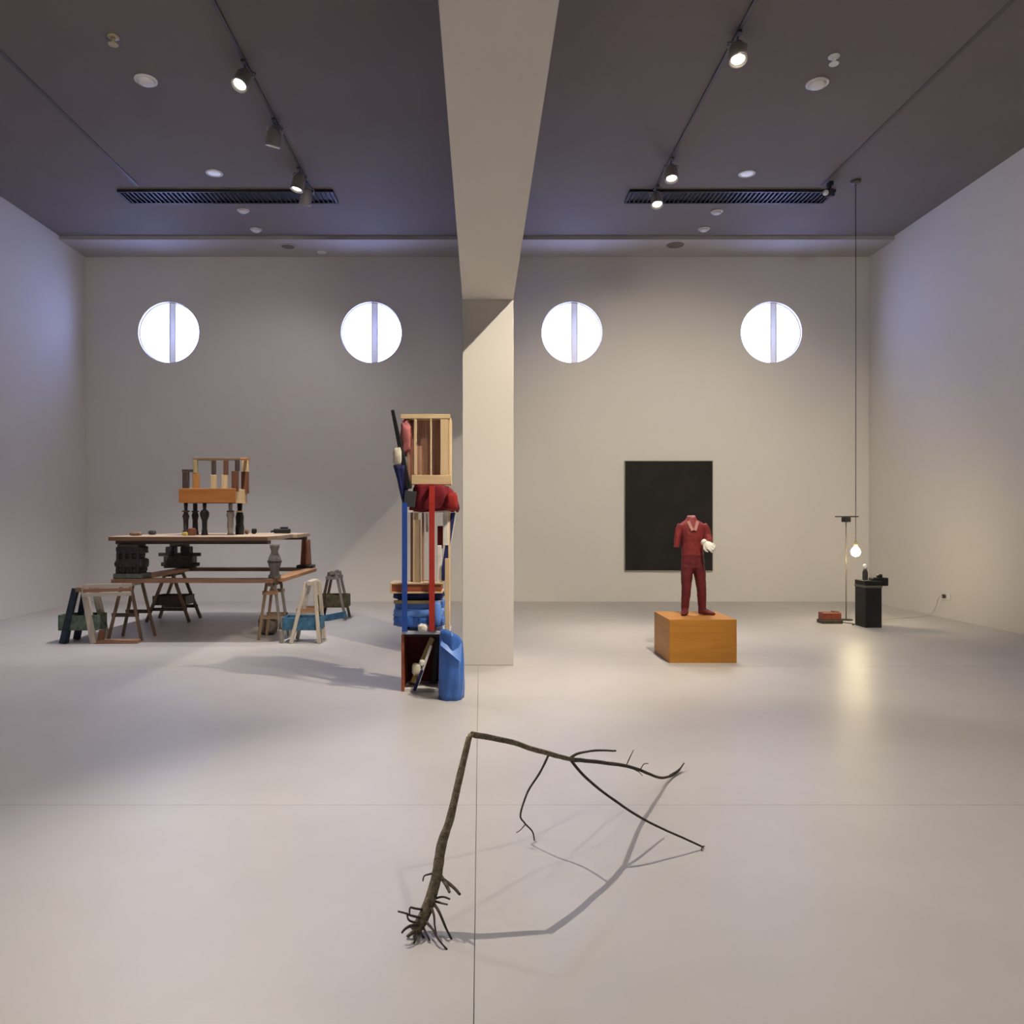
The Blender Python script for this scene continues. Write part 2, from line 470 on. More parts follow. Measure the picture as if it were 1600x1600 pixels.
# ------------------------------------------------------------------ track spotlights (each carries its own light)
def spotlight(x, y, aim, lab, power, color=WARM, angle=62, blend=0.85, lit=True, size=0.05, group='track spotlights', body=None):
    t = thing('track_spotlight', (x, y, HC - 0.028), lab, 'spotlight', group)
    body = body or M_LAMPB
    piv = Vector((x, y, HC - 0.17))
    d = (Vector(aim) - piv).normalized()
    R = Vector((0, 0, -1)).rotation_difference(d).to_matrix()
    MB().box((x, y, HC - 0.043), (0.05, 0.16, 0.03), bev=0.006).build('adapter', M_TRACK, t)
    MB().tube([(x, y, HC - 0.056), (x, y, HC - 0.12)], 0.011, 10).build('stem', M_LAMPB, t)
    M4 = Matrix.Translation(piv) @ R.to_4x4() @ Matrix.Scale(1.3, 4)
    m = MB(M4)
    m.tube([(0.078, 0, 0.0), (0.078, 0, 0.05), (0, 0, 0.066), (-0.078, 0, 0.05), (-0.078, 0, 0.0)], 0.007, 8).build('yoke', M_LAMPB, t)
    m = MB(M4)
    m.lathe((0, 0, 0), [(0.0001, 0.055), (0.035, 0.05), (0.05, 0.03), (0.068, -0.01), (0.072, -0.12), (0.072, -0.135), (0.062, -0.135), (0.058, -0.115)], 24)
    hd = m.build('lamp_head', body, t)
    m = MB(M4)
    m.lathe((0, 0, 0), [(0.060, -0.112), (0.045, -0.118), (0.0001, -0.120)], 24).build('lens', M_LENS if lit else M_LENSDIM, hd)
    if lit:
        ld = bpy.data.lights.new('spot_beam', 'SPOT'); ld.energy = power; ld.color = color
        ld.spot_size = math.radians(angle); ld.spot_blend = blend; ld.shadow_soft_size = size
        lo = bpy.data.objects.new('spot_beam', ld); COL.objects.link(lo); lo.parent = t
        lo.location = piv + d * 0.21 - WORLD[t.name]
        lo.rotation_euler = R.to_euler()
    return t
LX, RX = -2.62, 2.70
# left track, seen
spotlight(LX, 8.55, (-4.3, 5.4, 0), 'brightly lit spotlight, nearest on the left track', 680, NEUT, 88)
spotlight(LX, 9.80, (-3.9, 11.4, 1.2), 'spotlight tilted away, second on the left track', 950, NEUT, 70)
spotlight(LX, 11.15, (-3.9, 10.6, 1.0), 'small lit spotlight, third on the left track', 300, NEUT, 70)
spotlight(LX, 11.62, (-4.2, 14.6, 2.2), 'small spotlight overlapping the left grille, last on the left track', 90, NEUT, 95)
# right track, seen
spotlight(RX, 8.05, (2.2, 6.0, 0), 'brightest spotlight, nearest on the right track', 420, WARM, 60)
spotlight(RX, 10.85, (2.45, 8.9, 0.6), 'lit spotlight in front of the right grille, second on the right track', 420, WARM)
spotlight(RX, 11.75, (2.6, 9.4, 0.4), 'lit spotlight overlapping the right grille, last on the right track', 420, WARM)
# out of frame: branch, column and tower lamps inferred, fill lamps added for brightness
spotlight(LX, 6.0, (0.3, 3.5, 0.2), 'spotlight on the left track nearer than the frame shows, aimed at broken branch', 1350, MIDW, 54, 0.8, size=0.012)
spotlight(RX, 5.0, (0.4, 8.6, 1.2), 'spotlight on the right track nearer than the frame shows, aimed at column', 1600, WARM, 60, size=0.04)
spotlight(RX, 6.3, (3.6, 14.7, 0.8), 'added unseen fill spotlight on the right track, aimed at painting', 1550, WARM, 72)  # added unseen to brighten the wall around the painting
spotlight(RX, 4.2, (-0.5, 7.1, 1.0), 'spotlight on the right track nearer than the frame shows, aimed at strapped tower', 480, MIDW, 42)
spotlight(LX, 5.2, (-4.2, 14.7, 1.5), 'added unseen fill spotlight on the left track, aimed at back wall', 190, NEUT, 85)  # added unseen to lift the left of the back wall
spotlight(LX, 3.4, (-7.5, 10.5, 2.6), 'added unseen fill spotlight on the left track, aimed at left wall', 220, NEUT, 95)  # unseen lamp put in to wash the left wall
spotlight(RX, 3.4, (7.4, 10.5, 2.6), 'added unseen fill spotlight on the right track, aimed at right wall', 380, NEUT, 95)  # unseen lamp put in to wash the right wall
spotlight(LX, 1.5, (-2.0, 1.0, 0), 'added unseen fill spotlight on the left track overhead, aimed down', 220, NEUT, 110)  # added unseen as fill over the near left floor
spotlight(RX, 1.5, (2.0, 1.5, 0), 'added unseen fill spotlight on the right track overhead, aimed down', 300, WARM, 110)  # added unseen as fill over the near right floor

# dark projector-like spotlight at the end of the right strip
x, y = ceil_pt(1297, 285)
t = thing('dark_spotlight', (x, y, HC), 'dark unlit spotlight by the right end of the right grille', 'spotlight')
MB().box((x, y, HC - 0.03), (0.06, 0.12, 0.06), bev=0.006).build('bracket', M_BLACK, t)
MB().bar((x, y, HC - 0.05), (x, y, HC - 0.13), 0.025).build('stem', M_BLACK, t)
hd = MB().bar((x + 0.06, y + 0.10, HC - 0.12), (x - 0.10, y - 0.08, HC - 0.19), 0.11, 0.11, 0.012).build('lamp_head', M_BLACK, t)
MB().lathe((x - 0.103, y - 0.083, HC - 0.191), [(0.045, 0), (0.043, 0.012), (0.0001, 0.016)], 18, R=Vector((0, 0, 1)).rotation_difference(Vector((-0.16, -0.18, -0.07)).normalized()).to_matrix()).build('lens', M_LENSDIM, hd)

# ------------------------------------------------------------------ black painting on the back wall
x0, x1 = ux(976, YB), ux(1112, YB); z0, z1 = vz(891, YB), vz(721, YB)
t = thing('painting', ((x0 + x1) / 2, YB - 0.025, z0), 'large plain black painting hung on the back wall behind the red statue', 'painting')
M_CANVAS = paint('black_canvas', (0.017, 0.0155, 0.0145), 0.75, 0.25, 2.0, 0.25, 0.15)
MB().box(((x0 + x1) / 2, YB - 0.030, (z0 + z1) / 2), (x1 - x0, 0.045, z1 - z0), bev=0.006).build('canvas', M_CANVAS, t)
fm = MB(); w = 0.012
fm.box(((x0 + x1) / 2, YB - 0.025, z1 + w / 2), (x1 - x0 + 2 * w, 0.05, w)).box(((x0 + x1) / 2, YB - 0.025, z0 - w / 2), (x1 - x0 + 2 * w, 0.05, w))
fm.box((x0 - w / 2, YB - 0.025, (z0 + z1) / 2), (w, 0.05, z1 - z0)).box((x1 + w / 2, YB - 0.025, (z0 + z1) / 2), (w, 0.05, z1 - z0))
fm.build('edge_strip', paint('painting_edge', (0.30, 0.27, 0.22), 0.6), t)

# ------------------------------------------------------------------ plinth and red statue
GX0, GX1, GY0, GY1, GZ = 2.097, 2.842, 8.50, 9.24, 0.48
gx, gy = (GX0 + GX1) / 2, (GY0 + GY1) / 2
M_PLY = wood('amber_plywood', (0.44, 0.185, 0.022), (0.53, 0.235, 0.032), 'X', 0.5, 0.7)
M_PLYZ = wood('amber_plywood_side', (0.44, 0.185, 0.024), (0.53, 0.235, 0.034), 'Y', 0.5, 0.7)
t = thing('plinth', (gx, gy, 0), 'low amber plywood box plinth under the red statue', 'plinth')
b = 0.018
MB().box((gx, GY0 + b / 2, GZ / 2), (GX1 - GX0, b, GZ), bev=0.002).build('front_panel', M_PLY, t)
MB().box((gx, GY1 - b / 2, GZ / 2), (GX1 - GX0, b, GZ), bev=0.002).build('back_panel', M_PLY, t)
MB().box((GX0 + b / 2, gy, GZ / 2), (b, GY1 - GY0 - 2 * b, GZ), bev=0.002).build('side_panel', M_PLYZ, t)
MB().box((GX1 - b / 2, gy, GZ / 2), (b, GY1 - GY0 - 2 * b, GZ), bev=0.002).build('side_panel', M_PLYZ, t)
MB().box((gx, gy, GZ - b / 2 - 0.001), (GX1 - GX0 - 2 * b, GY1 - GY0 - 2 * b, b), bev=0.002).build('top_panel', M_PLY, t)

def remesh(mb, name, mat, parent, voxel=0.009, smooth=3, amp=0.0, freq=8.0):
    """join overlapping lofts into one continuous surface"""
    o = mb.build(name, mat, parent)
    md = o.modifiers.new('r', 'REMESH'); md.mode = 'VOXEL'; md.voxel_size = voxel; md.use_smooth_shade = True
    ms = o.modifiers.new('s', 'SMOOTH'); ms.iterations = smooth; ms.factor = 0.5
    dg = bpy.context.evaluated_depsgraph_get()
    me = bpy.data.meshes.new_from_object(o.evaluated_get(dg))
    o.modifiers.clear()
    if amp:
        co = [q.co.copy() for q in me.vertices]; nr = [q.normal.copy() for q in me.vertices]
        me.vertices.foreach_set('co', [x for c, n in zip(co, nr) for x in (c + n * amp * noise.noise(c * freq))])
        me.update()
    for p in me.polygons: p.use_smooth = True
    old = o.data; o.data = me; bpy.data.meshes.remove(old)
    if not me.materials: me.materials.append(mat)
    return o

def ell(c, rx, ry, n=20, tilt=None, ex=1.0):
    c = Vector(c); sg = lambda a: math.copysign(abs(a) ** ex, a)
    r = []
    for k in range(n):
        t = 2 * PI * k / n
        q = Vector((rx * sg(math.cos(t)), ry * sg(math.sin(t)), 0))
        if tilt is not None: q = tilt @ q
        r.append(c + q)
    return r

SY = 8.95
def sp(u, v, dy=0.0): 
    p = px(u, v, SY); p.y += dy; return p
k_ = SY / F       # metres per photo pixel at the statue
ts = thing('headless_statue', (sp(1083, 960).x, SY, GZ), 'headless red-suited statue with one white hand, standing on the amber plinth', 'statue')
M_RED = paint('dark_red_suit', (0.135, 0.016, 0.020), 0.62, 0.22, 14, 0.35, 0.25, bscale=40)
M_RED2 = paint('toplit_suit_red', (0.20, 0.024, 0.024), 0.6, 0.22, 14, 0.35, 0.25, bscale=40)  # suit red made lighter, light from above put into the colour
# body: trunk, legs, shoes, one continuous surface
m = MB()
trunk = [(1082.5, 893, 5, 6), (1082.5, 887, 17, 11.5), (1082.5, 878, 18.4, 12.5), (1082, 868, 17, 12), (1082, 858, 16.5, 11.5), (1082, 846, 18, 12), (1082, 834, 19.5, 12.5), (1081.5, 824, 20.5, 11.5), (1081, 818, 18, 9.5), (1080, 813, 9, 7.5), (1080, 808, 6.5, 6.5)]
m.loft([ell(sp(u, v), a * k_, c * k_, ex=0.9) for u, v, a, c in trunk])
legL = [(1074, 884, 9.5, 11, 0), (1073.3, 896, 9.2, 10.5, 0), (1072.7, 908, 8.2, 9.5, 0), (1072.3, 920, 7.2, 8.5, -.005), (1071.6, 932, 6.8, 8, 0), (1070.8, 944, 6.0, 7, .005), (1070.3, 953, 5.6, 6.6, .01), (1070, 959, 5.6, 6.5, .01)]
legR = [(1091, 884, 9.5, 11, 0), (1093, 896, 9.2, 10.5, 0), (1094.6, 908, 8.2, 9.5, 0), (1095.8, 920, 7.4, 8.5, -.005), (1096.6, 932, 7.0, 8, 0), (1097.2, 944, 6.2, 7, .005), (1097.6, 953, 5.8, 6.6, .01), (1097.8, 958.5, 5.8, 6.5, .01)]
for lg in (legL, legR):
    m.loft([ell(sp(u, v, dy), a * k_, c * k_) for u, v, a, c, dy in lg])
def shoe(u, ang):
    c = px(u, 960, SY); c.z = GZ + 0.005
    d = Vector((math.sin(ang), -math.cos(ang), 0)); s = Vector((d.y, -d.x, 0))
    rings = []
    for f, w, h in ((-0.045, 0.028, 0.030), (-0.02, 0.040, 0.075), (0.03, 0.040, 0.068), (0.08, 0.040, 0.045), (0.125, 0.034, 0.034), (0.15, 0.018, 0.022)):
        ring = []
        for k in range(14):
            a = 2 * PI * k / 14
            ring.append(c + d * f + s * (w * math.cos(a)) + Vector((0, 0, max(0.0, h / 2 + h / 2 * 1.15 * math.sin(a)))))
        rings.append(ring)
    m.loft(rings)
shoe(1070, -0.35); shoe(1098, 0.85)
remesh(m, 'body', M_RED, ts, 0.008, 3, 0.004, 22)
# jacket over the chest, with a sleeve stump and a bent sleeve
m = MB()
jk = [(1082, 868, 17.4, 12.8), (1082, 858, 17.0, 12.6), (1082, 847, 17.0, 13), (1082, 836, 18, 13.6), (1081.5, 826, 20.5, 13), (1081, 820, 20.6, 11.5), (1080.5, 815.5, 14.5, 9.8), (1080, 812.5, 9, 8.6), (1080, 809.5, 7.8, 7.8)]
m.loft([ell(sp(u, v), a * k_, c * k_, ex=0.9) for u, v, a, c in jk])
m.tube([sp(1065, 820), sp(1061, 828), sp(1058.4, 840), sp(1057.2, 855.5)], [6.2 * k_, 6.0 * k_, 5.2 * k_, 4.6 * k_], 14)
m.tube([sp(1098, 820), sp(1102.5, 828), sp(1105, 837, -.01), sp(1105.5, 844, -.05), sp(1101, 847, -.11), sp(1096.5, 847.8, -.145)], [6.8 * k_, 6.8 * k_, 6.2 * k_, 5.9 * k_, 5.3 * k_, 4.9 * k_], 14)
jo = remesh(m, 'jacket', M_RED2, ts, 0.007, 2, 0.004, 20)
# lapels and pale shirt front, neck stub
M_PINK = paint('faded_pink_cloth', (0.42, 0.20, 0.17), 0.7, 0.15, 20)
m = MB()
for sgn in (-1, 1):
    m.bar(sp(1080 + sgn * 7.5, 814.5, -.072), sp(1080 + sgn * 1.8, 829, -.108), 0.035, 0.012, 0.003, up=(0, 1, 0))
m.build('lapel', M_PINK, jo)
MB().lathe(sp(1080, 812), [(0.055, 0), (0.05, 0.02), (0.046, 0.045), (0.038, 0.05), (0.03, 0.042), (0.0001, 0.040)], 18).build('neck_stub', paint('neck_cut', (0.34, 0.16, 0.16), 0.6, 0.2, 30), ts)
# white hand: palm, four curled fingers and a thumb
M_WHITE = paint('white_plaster', (0.80, 0.78, 0.72), 0.6, 0.05, 30)
m = MB()
w0 = sp(1096, 848, -.15)
fwd = Vector((0.50, -0.75, -0.45)).normalized(); side = Vector((0.45, 0.25, 0.75)); side = (side - fwd * side.dot(fwd)).normalized(); up = side.cross(fwd).normalized()
if up.z < 0: up = -up
HS_ = 0.9
def hp(a, b_, c): return w0 + (fwd * a + side * b_ + up * c) * HS_
m.loft([ [hp(a, w * math.cos(2 * PI * k / 14), h * math.sin(2 * PI * k / 14)) for k in range(14)] for a, w, h in ((-0.03, 0.030, 0.026), (0.0, 0.034, 0.026), (0.035, 0.050, 0.026), (0.075, 0.054, 0.024), (0.095, 0.046, 0.018))])
for i, (o_, L) in enumerate(((-0.040, .078), (-0.014, .088), (0.014, .082), (0.039, .064))):
    m.tube([hp(0.075, o_, 0), hp(0.075 + L * .5, o_ * 1.05, 0.006), hp(0.075 + L * .82, o_ * 1.05, -0.014), hp(0.075 + L * .85, o_ * 1.03, -0.042)], [0.0125, 0.012, 0.011, 0.009], 10)
m.tube([hp(0.015, -0.030, 0), hp(0.045, -0.066, -0.008), hp(0.080, -0.072, -0.022), hp(0.10, -0.062, -0.034)], [0.015, 0.014, 0.012, 0.009], 10)
remesh(m, 'hand', M_WHITE, ts, 0.0045, 2)
MB().tube([w0 - fwd * 0.035, w0 + fwd * 0.005], [0.037, 0.037], 16).build('cuff', M_WHITE, ts)

# ------------------------------------------------------------------ broken sapling standing on its roots
def smooth_path(pts, n=6):
    pts = [Vector(p) for p in pts]; out = []
    for i in range(len(pts) - 1):
        p0 = pts[max(i - 1, 0)]; p1 = pts[i]; p2 = pts[i + 1]; p3 = pts[min(i + 2, len(pts) - 1)]
        for k in range(n):
            t = k / n
            out.append(0.5 * ((2 * p1) + (-p0 + p2) * t + (2 * p0 - 5 * p1 + 4 * p2 - p3) * t * t + (-p0 + 3 * p1 - 3 * p2 + p3) * t ** 3))
    out.append(pts[-1]); return out
def limb(m, pts, r0, r1, n=8, seed=0, jit=0.12, sub=6):
    P = smooth_path(pts, sub); N = len(P); rad = []
    for i, p in enumerate(P):
        t = i / (N - 1)
        rad.append((r0 + (r1 - r0) * t) * (1 + jit * noise.noise(p * 30 + Vector((seed, seed, 0)))))
        if 0 < i < N - 1: P[i] = p + Vector((noise.noise(p * 9 + Vector((seed, 0, 0))), noise.noise(p * 9 + Vector((0, seed, 3))), noise.noise(p * 9 + Vector((5, 0, seed))))) * r0 * 0.35
    m.tube(P, rad, n)
    return m
M_BARK = paint('grey_brown_bark', (0.19, 0.16, 0.11), 0.85, 0.45, 55, 0.2, 0.8, bscale=120)
M_BARKD = paint('dark_twig_bark', (0.085, 0.068, 0.055), 0.85, 0.35, 60, 0.2, 0.5, bscale=120)
M_SPLIT = wood('fresh_split_wood', (0.50, 0.33, 0.17), (0.62, 0.45, 0.26), 'Z', 0.7, 2)
tb = thing('broken_sapling', (px(660, 1455, 2.93).x, 2.93, 0), 'snapped bare sapling propped on its roots and branch tips on the floor', 'sapling')
YB_ = 3.281
brk = px(735, 1148, YB_)
foot = px(652, 1452, 2.96); foot.z = max(foot.z, 0.05)
m = MB()
trunk_pts = [px(648, 1455, 2.95), px(664, 1428, 2.985), px(681, 1375, 3.03), px(690, 1320, 3.08), px(703, 1280, 3.12), px(718, 1215, 3.20), px(733, 1152, 3.28)]
P = smooth_path(trunk_pts, 6); N_ = len(P)
m.tube(P, [(0.0235 + (0.020 - 0.0235) * min(1, i / N_ / 0.5) if i / N_ < 0.5 else 0.019 + (0.0125 - 0.019) * (i / N_ - 0.5) / 0.5) * (1 + 0.10 * noise.noise(p * 30)) for i, p in enumerate(P)], 14)
m.build('trunk', M_BARK, tb)
# splintered break
m = MB()
for k in range(7):
    a = k * 0.9; o_ = Vector((math.cos(a), math.sin(a), 0)) * 0.007
    p = px(733.5, 1154, 3.28) + o_
    m.tube([p, p + Vector((0.002 * math.cos(a * 2), 0.003, 0.014 + 0.012 * ((k * 37) % 5) / 5))], [0.0045, 0.0008], 5)
p = px(741, 1149, 3.285)
for k in range(5):
    a = k * 1.25; o_ = Vector((0, math.cos(a), math.sin(a))) * 0.006
    m.tube([p + o_, p + o_ + Vector((-0.016 - 0.003 * k, 0, 0.004))], [0.004, 0.0008], 5)
m.build('splintered_break', M_SPLIT, tb)
forkA = px(858, 1178, 3.575); forkB = px(895, 1187, 3.70)
m = MB()
limb(m, [px(737, 1147, 3.281), px(790, 1158, 3.40), forkA, forkB], 0.0135, 0.0105, 10, 4)
m.build('upper_stem', M_BARK, tb)
m = MB()
limb(m, [forkB, px(940, 1191, 4.03), px(988, 1199, 4.34), px(1012, 1209, 4.47), px(1032, 1215, 4.60), px(1050, 1212, 4.74), px(1062, 1202, 4.85)], 0.0105, 0.0065, 8, 6)
limb(m, [px(1046, 1213, 4.71), px(1060, 1203, 4.82), px(1069, 1192, 4.88)], 0.008, 0.004, 6, 7)
limb(m, [px(978, 1197, 4.28), px(984, 1184, 4.30), px(990, 1172, 4.32)], 0.004, 0.002, 6, 8)
limb(m, [px(1000, 1204, 4.40), px(1006, 1194, 4.41), px(1013, 1193, 4.42)], 0.0035, 0.002, 6, 9)
limb(m, [px(985, 1199, 4.32), px(998, 1206, 4.33), px(1004, 1212, 4.30)], 0.004, 0.002, 6, 9)
m.build('branch', M_BARKD, tb)
m = MB()
limb(m, [forkB - Vector((.02, .01, -.005)), px(905, 1177, 3.745), px(935, 1172.5, 3.87), px(962, 1173, 3.97)], 0.0075, 0.0045, 8, 11)
m.build('branch', M_BARKD, tb)
m = MB()
limb(m, [forkB - Vector((.01, .01, 0)), px(915, 1215, 3.665), px(950, 1243, 3.65), px(1005, 1280, 3.66), px(1060, 1306, 3.69), px(1099, 1324, 3.72)], 0.0075, 0.0045, 8, 12)
e = px(1097, 1323, 3.72)
limb(m, [e, e + Vector((0.015, 0.01, -0.002))], 0.004, 0.0025, 6)
limb(m, [e, e + Vector((-0.012, -0.03, -0.006))], 0.0035, 0.002, 6)
m.build('branch', M_BARKD, tb)
m = MB()
limb(m, [forkA, px(845, 1205, 3.67), px(825, 1237, 3.73), px(813, 1272, 3.80), px(819, 1285, 3.81), px(832, 1299, 3.81), px(835, 1313, 3.81)], 0.0058, 0.0036, 7, 14)
limb(m, [px(821, 1288, 3.75), px(813, 1297, 3.76), px(807, 1301, 3.77)], 0.003, 0.0018, 6)
m.build('branch', M_BARKD, tb)
# side stubs and roots
def root(pts, r0, r1, nm='root', mat=M_BARKD, seed=0):
    mm = MB(); limb(mm, pts, r0, r1, 7, seed, sub=4); mm.build(nm, mat, tb)
root([px(686, 1362, 3.04), px(670, 1366, 3.03), px(663, 1369, 3.03), px(661, 1377, 3.02)], .0042, .0025, 'stub')
root([px(687, 1366, 3.04), px(697, 1382, 3.00), px(702, 1394, 2.97)], .0095, .0055, 'stub', M_BARK)
root([px(690, 1372, 3.04), px(708, 1386, 2.98), px(719, 1398, 2.95)], .0075, .005, 'stub')
root([px(680, 1404, 3.02), px(692, 1401, 2.98), px(703, 1405, 2.96)], .005, .003)
root([px(679, 1408, 3.02), px(690, 1411, 2.97), px(699, 1413, 2.95)], .005, .003)
root([px(677, 1410, 3.00), px(686, 1424, 2.95), px(697, 1450, 2.93), px(706, 1468, 2.92)], .0065, .0035)
root([px(673, 1412, 3.00), px(678, 1430, 2.94), px(679, 1446, 2.92), px(683, 1466, 2.905)], .0055, .0028)
root([px(664, 1438, 2.97), px(676, 1452, 2.90), px(684, 1466, 2.87), px(699, 1484, 2.85)], .006, .003)
root([px(660, 1421, 2.98), px(648, 1419, 2.95), px(641, 1418, 2.94), px(640, 1428, 2.93)], .005, .003)
root([px(661, 1434, 2.97), px(645, 1431, 2.94), px(634, 1427, 2.92), px(622, 1424, 2.91)], .0055, .003)
root([px(656, 1442, 2.96), px(644, 1440, 2.94), px(638, 1436, 2.93), px(636, 1426, 2.93)], .005, .003)
root([px(655, 1444, 2.95), px(641, 1447, 2.92), px(633, 1452, 2.90), px(628, 1458, 2.90)], .0065, .004)
root([px(654, 1448, 2.95), px(646, 1456, 2.93), px(636, 1464, 2.925)], .010, .006, 'root', M_BARK)
root([px(650, 1452, 2.95), px(650, 1464, 2.90), px(647, 1474, 2.885)], .007, .003)
root([px(660, 1446, 2.96), px(667, 1460, 2.91), px(672, 1470, 2.90)], .005, .003)
root([px(655, 1449, 2.96), px(660, 1462, 2.93), px(664, 1466, 2.935)], .005, .003)

# ------------------------------------------------------------------ strapped tower beside the column
M_PINE = wood('pale_pine', (0.62, 0.44, 0.25), (0.72, 0.55, 0.34), 'Z', 0.6)
M_PINEX = wood('pale_pine_rail', (0.62, 0.44, 0.25), (0.72, 0.55, 0.34), 'X', 0.6)
M_PINKW = wood('pinkish_board', (0.30, 0.16, 0.11), (0.40, 0.23, 0.16), 'Z', 0.6)
M_REDBR = wood('red_brown_board', (0.25, 0.055, 0.022), (0.36, 0.09, 0.035), 'X', 0.55)
M_CRIM = paint('crimson_cloth', (0.17, 0.012, 0.020), 0.75, 0.3, 9, 0.25, 0.3)
M_SCAR = paint('scarlet_strap', (0.42, 0.030, 0.020), 0.6, 0.12, 8)
M_BLUE = paint('bright_blue_strap', (0.020, 0.075, 0.36), 0.6, 0.12, 8)
M_NAVY = paint('navy_cloth', (0.022, 0.026, 0.115), 0.75, 0.3, 8, 0.25, 0.3)
M_TARP = paint('blue_tarpaulin', (0.045, 0.15, 0.52), 0.45, 0.25, 5, 0.5, 0.35, bscale=18)
M_TARPL = paint('highlit_tarpaulin', (0.12, 0.27, 0.72), 0.45, 0.2, 5, 0.5, 0.3, bscale=18)  # lighter copy of the tarpaulin blue, its highlights put into the colour
M_CREAM = paint('cream_block', (0.62, 0.57, 0.46), 0.7, 0.1, 20)
M_OFFW = paint('chipped_white_paint', (0.74, 0.71, 0.66), 0.65, 0.12, 20)
M_DKBX = paint('dark_box_interior', (0.035, 0.020, 0.018), 0.7)
M_OXBL = paint('oxblood_lining', (0.14, 0.012, 0.014), 0.65, 0.25, 8)
M_SLATE = paint('slate_panel', (0.045, 0.047, 0.055), 0.6)
M_OCHRE = wood('ochre_stick', (0.33, 0.25, 0.09), (0.46, 0.36, 0.16), 'Z', 0.7)

TY = 7.10
def tp(u, v, dy=0.0):
    p = px(u, v, TY); p.y += dy; return p
def tx(u): return ux(u, TY)
def tz(v): return vz(v, TY)
def tbox(m, u0, u1, v0, v1, y0, y1, bev=0.004, rot=None):
    return m.box(((tx(u0) + tx(u1)) / 2, TY + (y0 + y1) / 2, (tz(v0) + tz(v1)) / 2), (abs(tx(u1) - tx(u0)), y1 - y0, abs(tz(v1) - tz(v0))), rot, bev)
# open box at the bottom
BZT = tz(991)
tbx = thing('open_box', (tx(658), TY + 0.18, 0), 'open-fronted dark red box at the foot of the strapped tower', 'box')
bx0, bx1 = tx(627), tx(692); bd = 0.36
MB().box((bx0 + 0.014, TY + bd / 2, BZT / 2), (0.028, bd, BZT), bev=0.003).build('side_board', M_REDBR, tbx)
MB().box((bx1 - 0.012, TY + bd / 2, BZT / 2), (0.024, bd, BZT), bev=0.003).build('side_board', M_OXBL, tbx)
MB().box(((bx0 + bx1) / 2, TY + bd - 0.01, BZT / 2), (bx1 - bx0 - 0.054, 0.02, BZT)).build('back_board', M_OXBL, tbx)
MB().box(((bx0 + bx1) / 2, TY + bd / 2, 0.013), (bx1 - bx0 - 0.054, bd - 0.022, 0.024)).build('bottom_board', M_OFFW, tbx)
MB().box(((bx0 + bx1) / 2, TY + bd / 2, BZT - 0.012), (bx1 - bx0 - 0.054, bd - 0.022, 0.022)).build('top_board', M_DKBX, tbx)
# loose pieces stuck into the box
M_PLAST = paint('broken_plaster', (0.66, 0.60, 0.46), 0.8, 0.15, 25)
MB().bar((tx(643), TY + 0.12, 0.055), (tx(675), TY + 0.12, BZT - 0.045), 0.05, 0.045, 0.006, up=(0, 1, 0)).build('wooden_stick', M_OCHRE, label='long ochre wooden stick leaning diagonally in the open box', cat='stick')
t = thing('white_lath', (tx(655), TY + 0.05, 0.025), 'short white lath with a cream plaster lump stuck to it in the open box', 'lath')
MB().bar((tx(651), TY + 0.05, 0.045), (tx(673), TY + 0.05, tz(1010)), 0.028, 0.02, 0.004, up=(0, 1, 0)).build('lath', M_OFFW, t)
MB().puff((tx(650.5), TY + 0.035, tz(1047)), (0.085, 0.06, 0.11), 3, 0.3, 0.6, 16, 10).build('plaster_lump', M_PLAST, t)
MB().puff((tx(659), TY + 0.03, tz(1037)), (0.05, 0.04, 0.06), 5, 0.3, 0.6, 14, 9).build('plaster_lump', M_OFFW, t)
MB().bar((tx(648), TY - 0.03, 0.016), (tx(660), TY - 0.03, tz(1046)), 0.028, 0.03, 0.004, up=(0, 1, 0)).build('dark_lath', M_NAVY, label='short navy lath at the foot of the open box', cat='lath')
MB().bar((tx(674), TY + 0.22, 0.03), (tx(682), TY + 0.22, BZT - 0.03), 0.05, 0.02, 0.004, up=(0, 1, 0)).build('slate_board', M_SLATE, label='narrow slate grey board upright inside the open box', cat='board')

# blue tarpaulin roll leaning against the box
m = MB(); rings = []
SYY = 6.83
for i in range(15):
    f = i / 14.0; z = 0.575 * f
    cx = ux(705, SYY); w = 0.108 + 0.006 * math.sin(5 * f) - 0.02 * max(0, f - 0.75)
    ring = []
    for k in range(36):
        a = 2 * PI * k / 36
        fold = 1 + 0.05 * math.sin(5 * a + 3 * f) + 0.04 * math.sin(9 * a - 5 * f)
        if i == 14: fold *= 0.8
        ring.append(Vector((cx + w * fold * math.cos(a), SYY + 0.02 + 0.13 * fold * math.sin(a), z + (0.0 if i == 0 else 0.05 * f * math.cos(a + 2.4)))))
    rings.append(ring)
m.loft(rings)
tt = thing('tarpaulin_roll', (ux(705, SYY), SYY, 0), 'upright blue tarpaulin roll leaning on the open box by the column', 'tarpaulin')
m.build('roll', M_TARP, tt)
m = MB(); A = []; Bq = []
for i in range(12):
    f = i / 11.0
    u = 688 + 32 * f; v = 1008 + 27 * f
    p = px(u, v, SYY - 0.115 - 0.03 * math.sin(PI * f)); q = px(u + 2, 998 + 8 * f * f, SYY - 0.05)
    A.append(p); Bq.append(q)
vs = A + Bq; m._add(vs, [(i, i + 1, 12 + i + 1, 12 + i) for i in range(11)], True)
vs2 = [p + Vector((0, 0.012, -0.004)) for p in vs]
m._add(vs2, [(i, 12 + i, 12 + i + 1, i + 1) for i in range(11)], True)
m._add([A[i] for i in range(12)] + [A[i] + Vector((0, 0.012, -0.004)) for i in range(12)], [(i, 12 + i, 12 + i + 1, i + 1) for i in range(11)], True)
m.build('folded_flap', M_TARPL, tt)

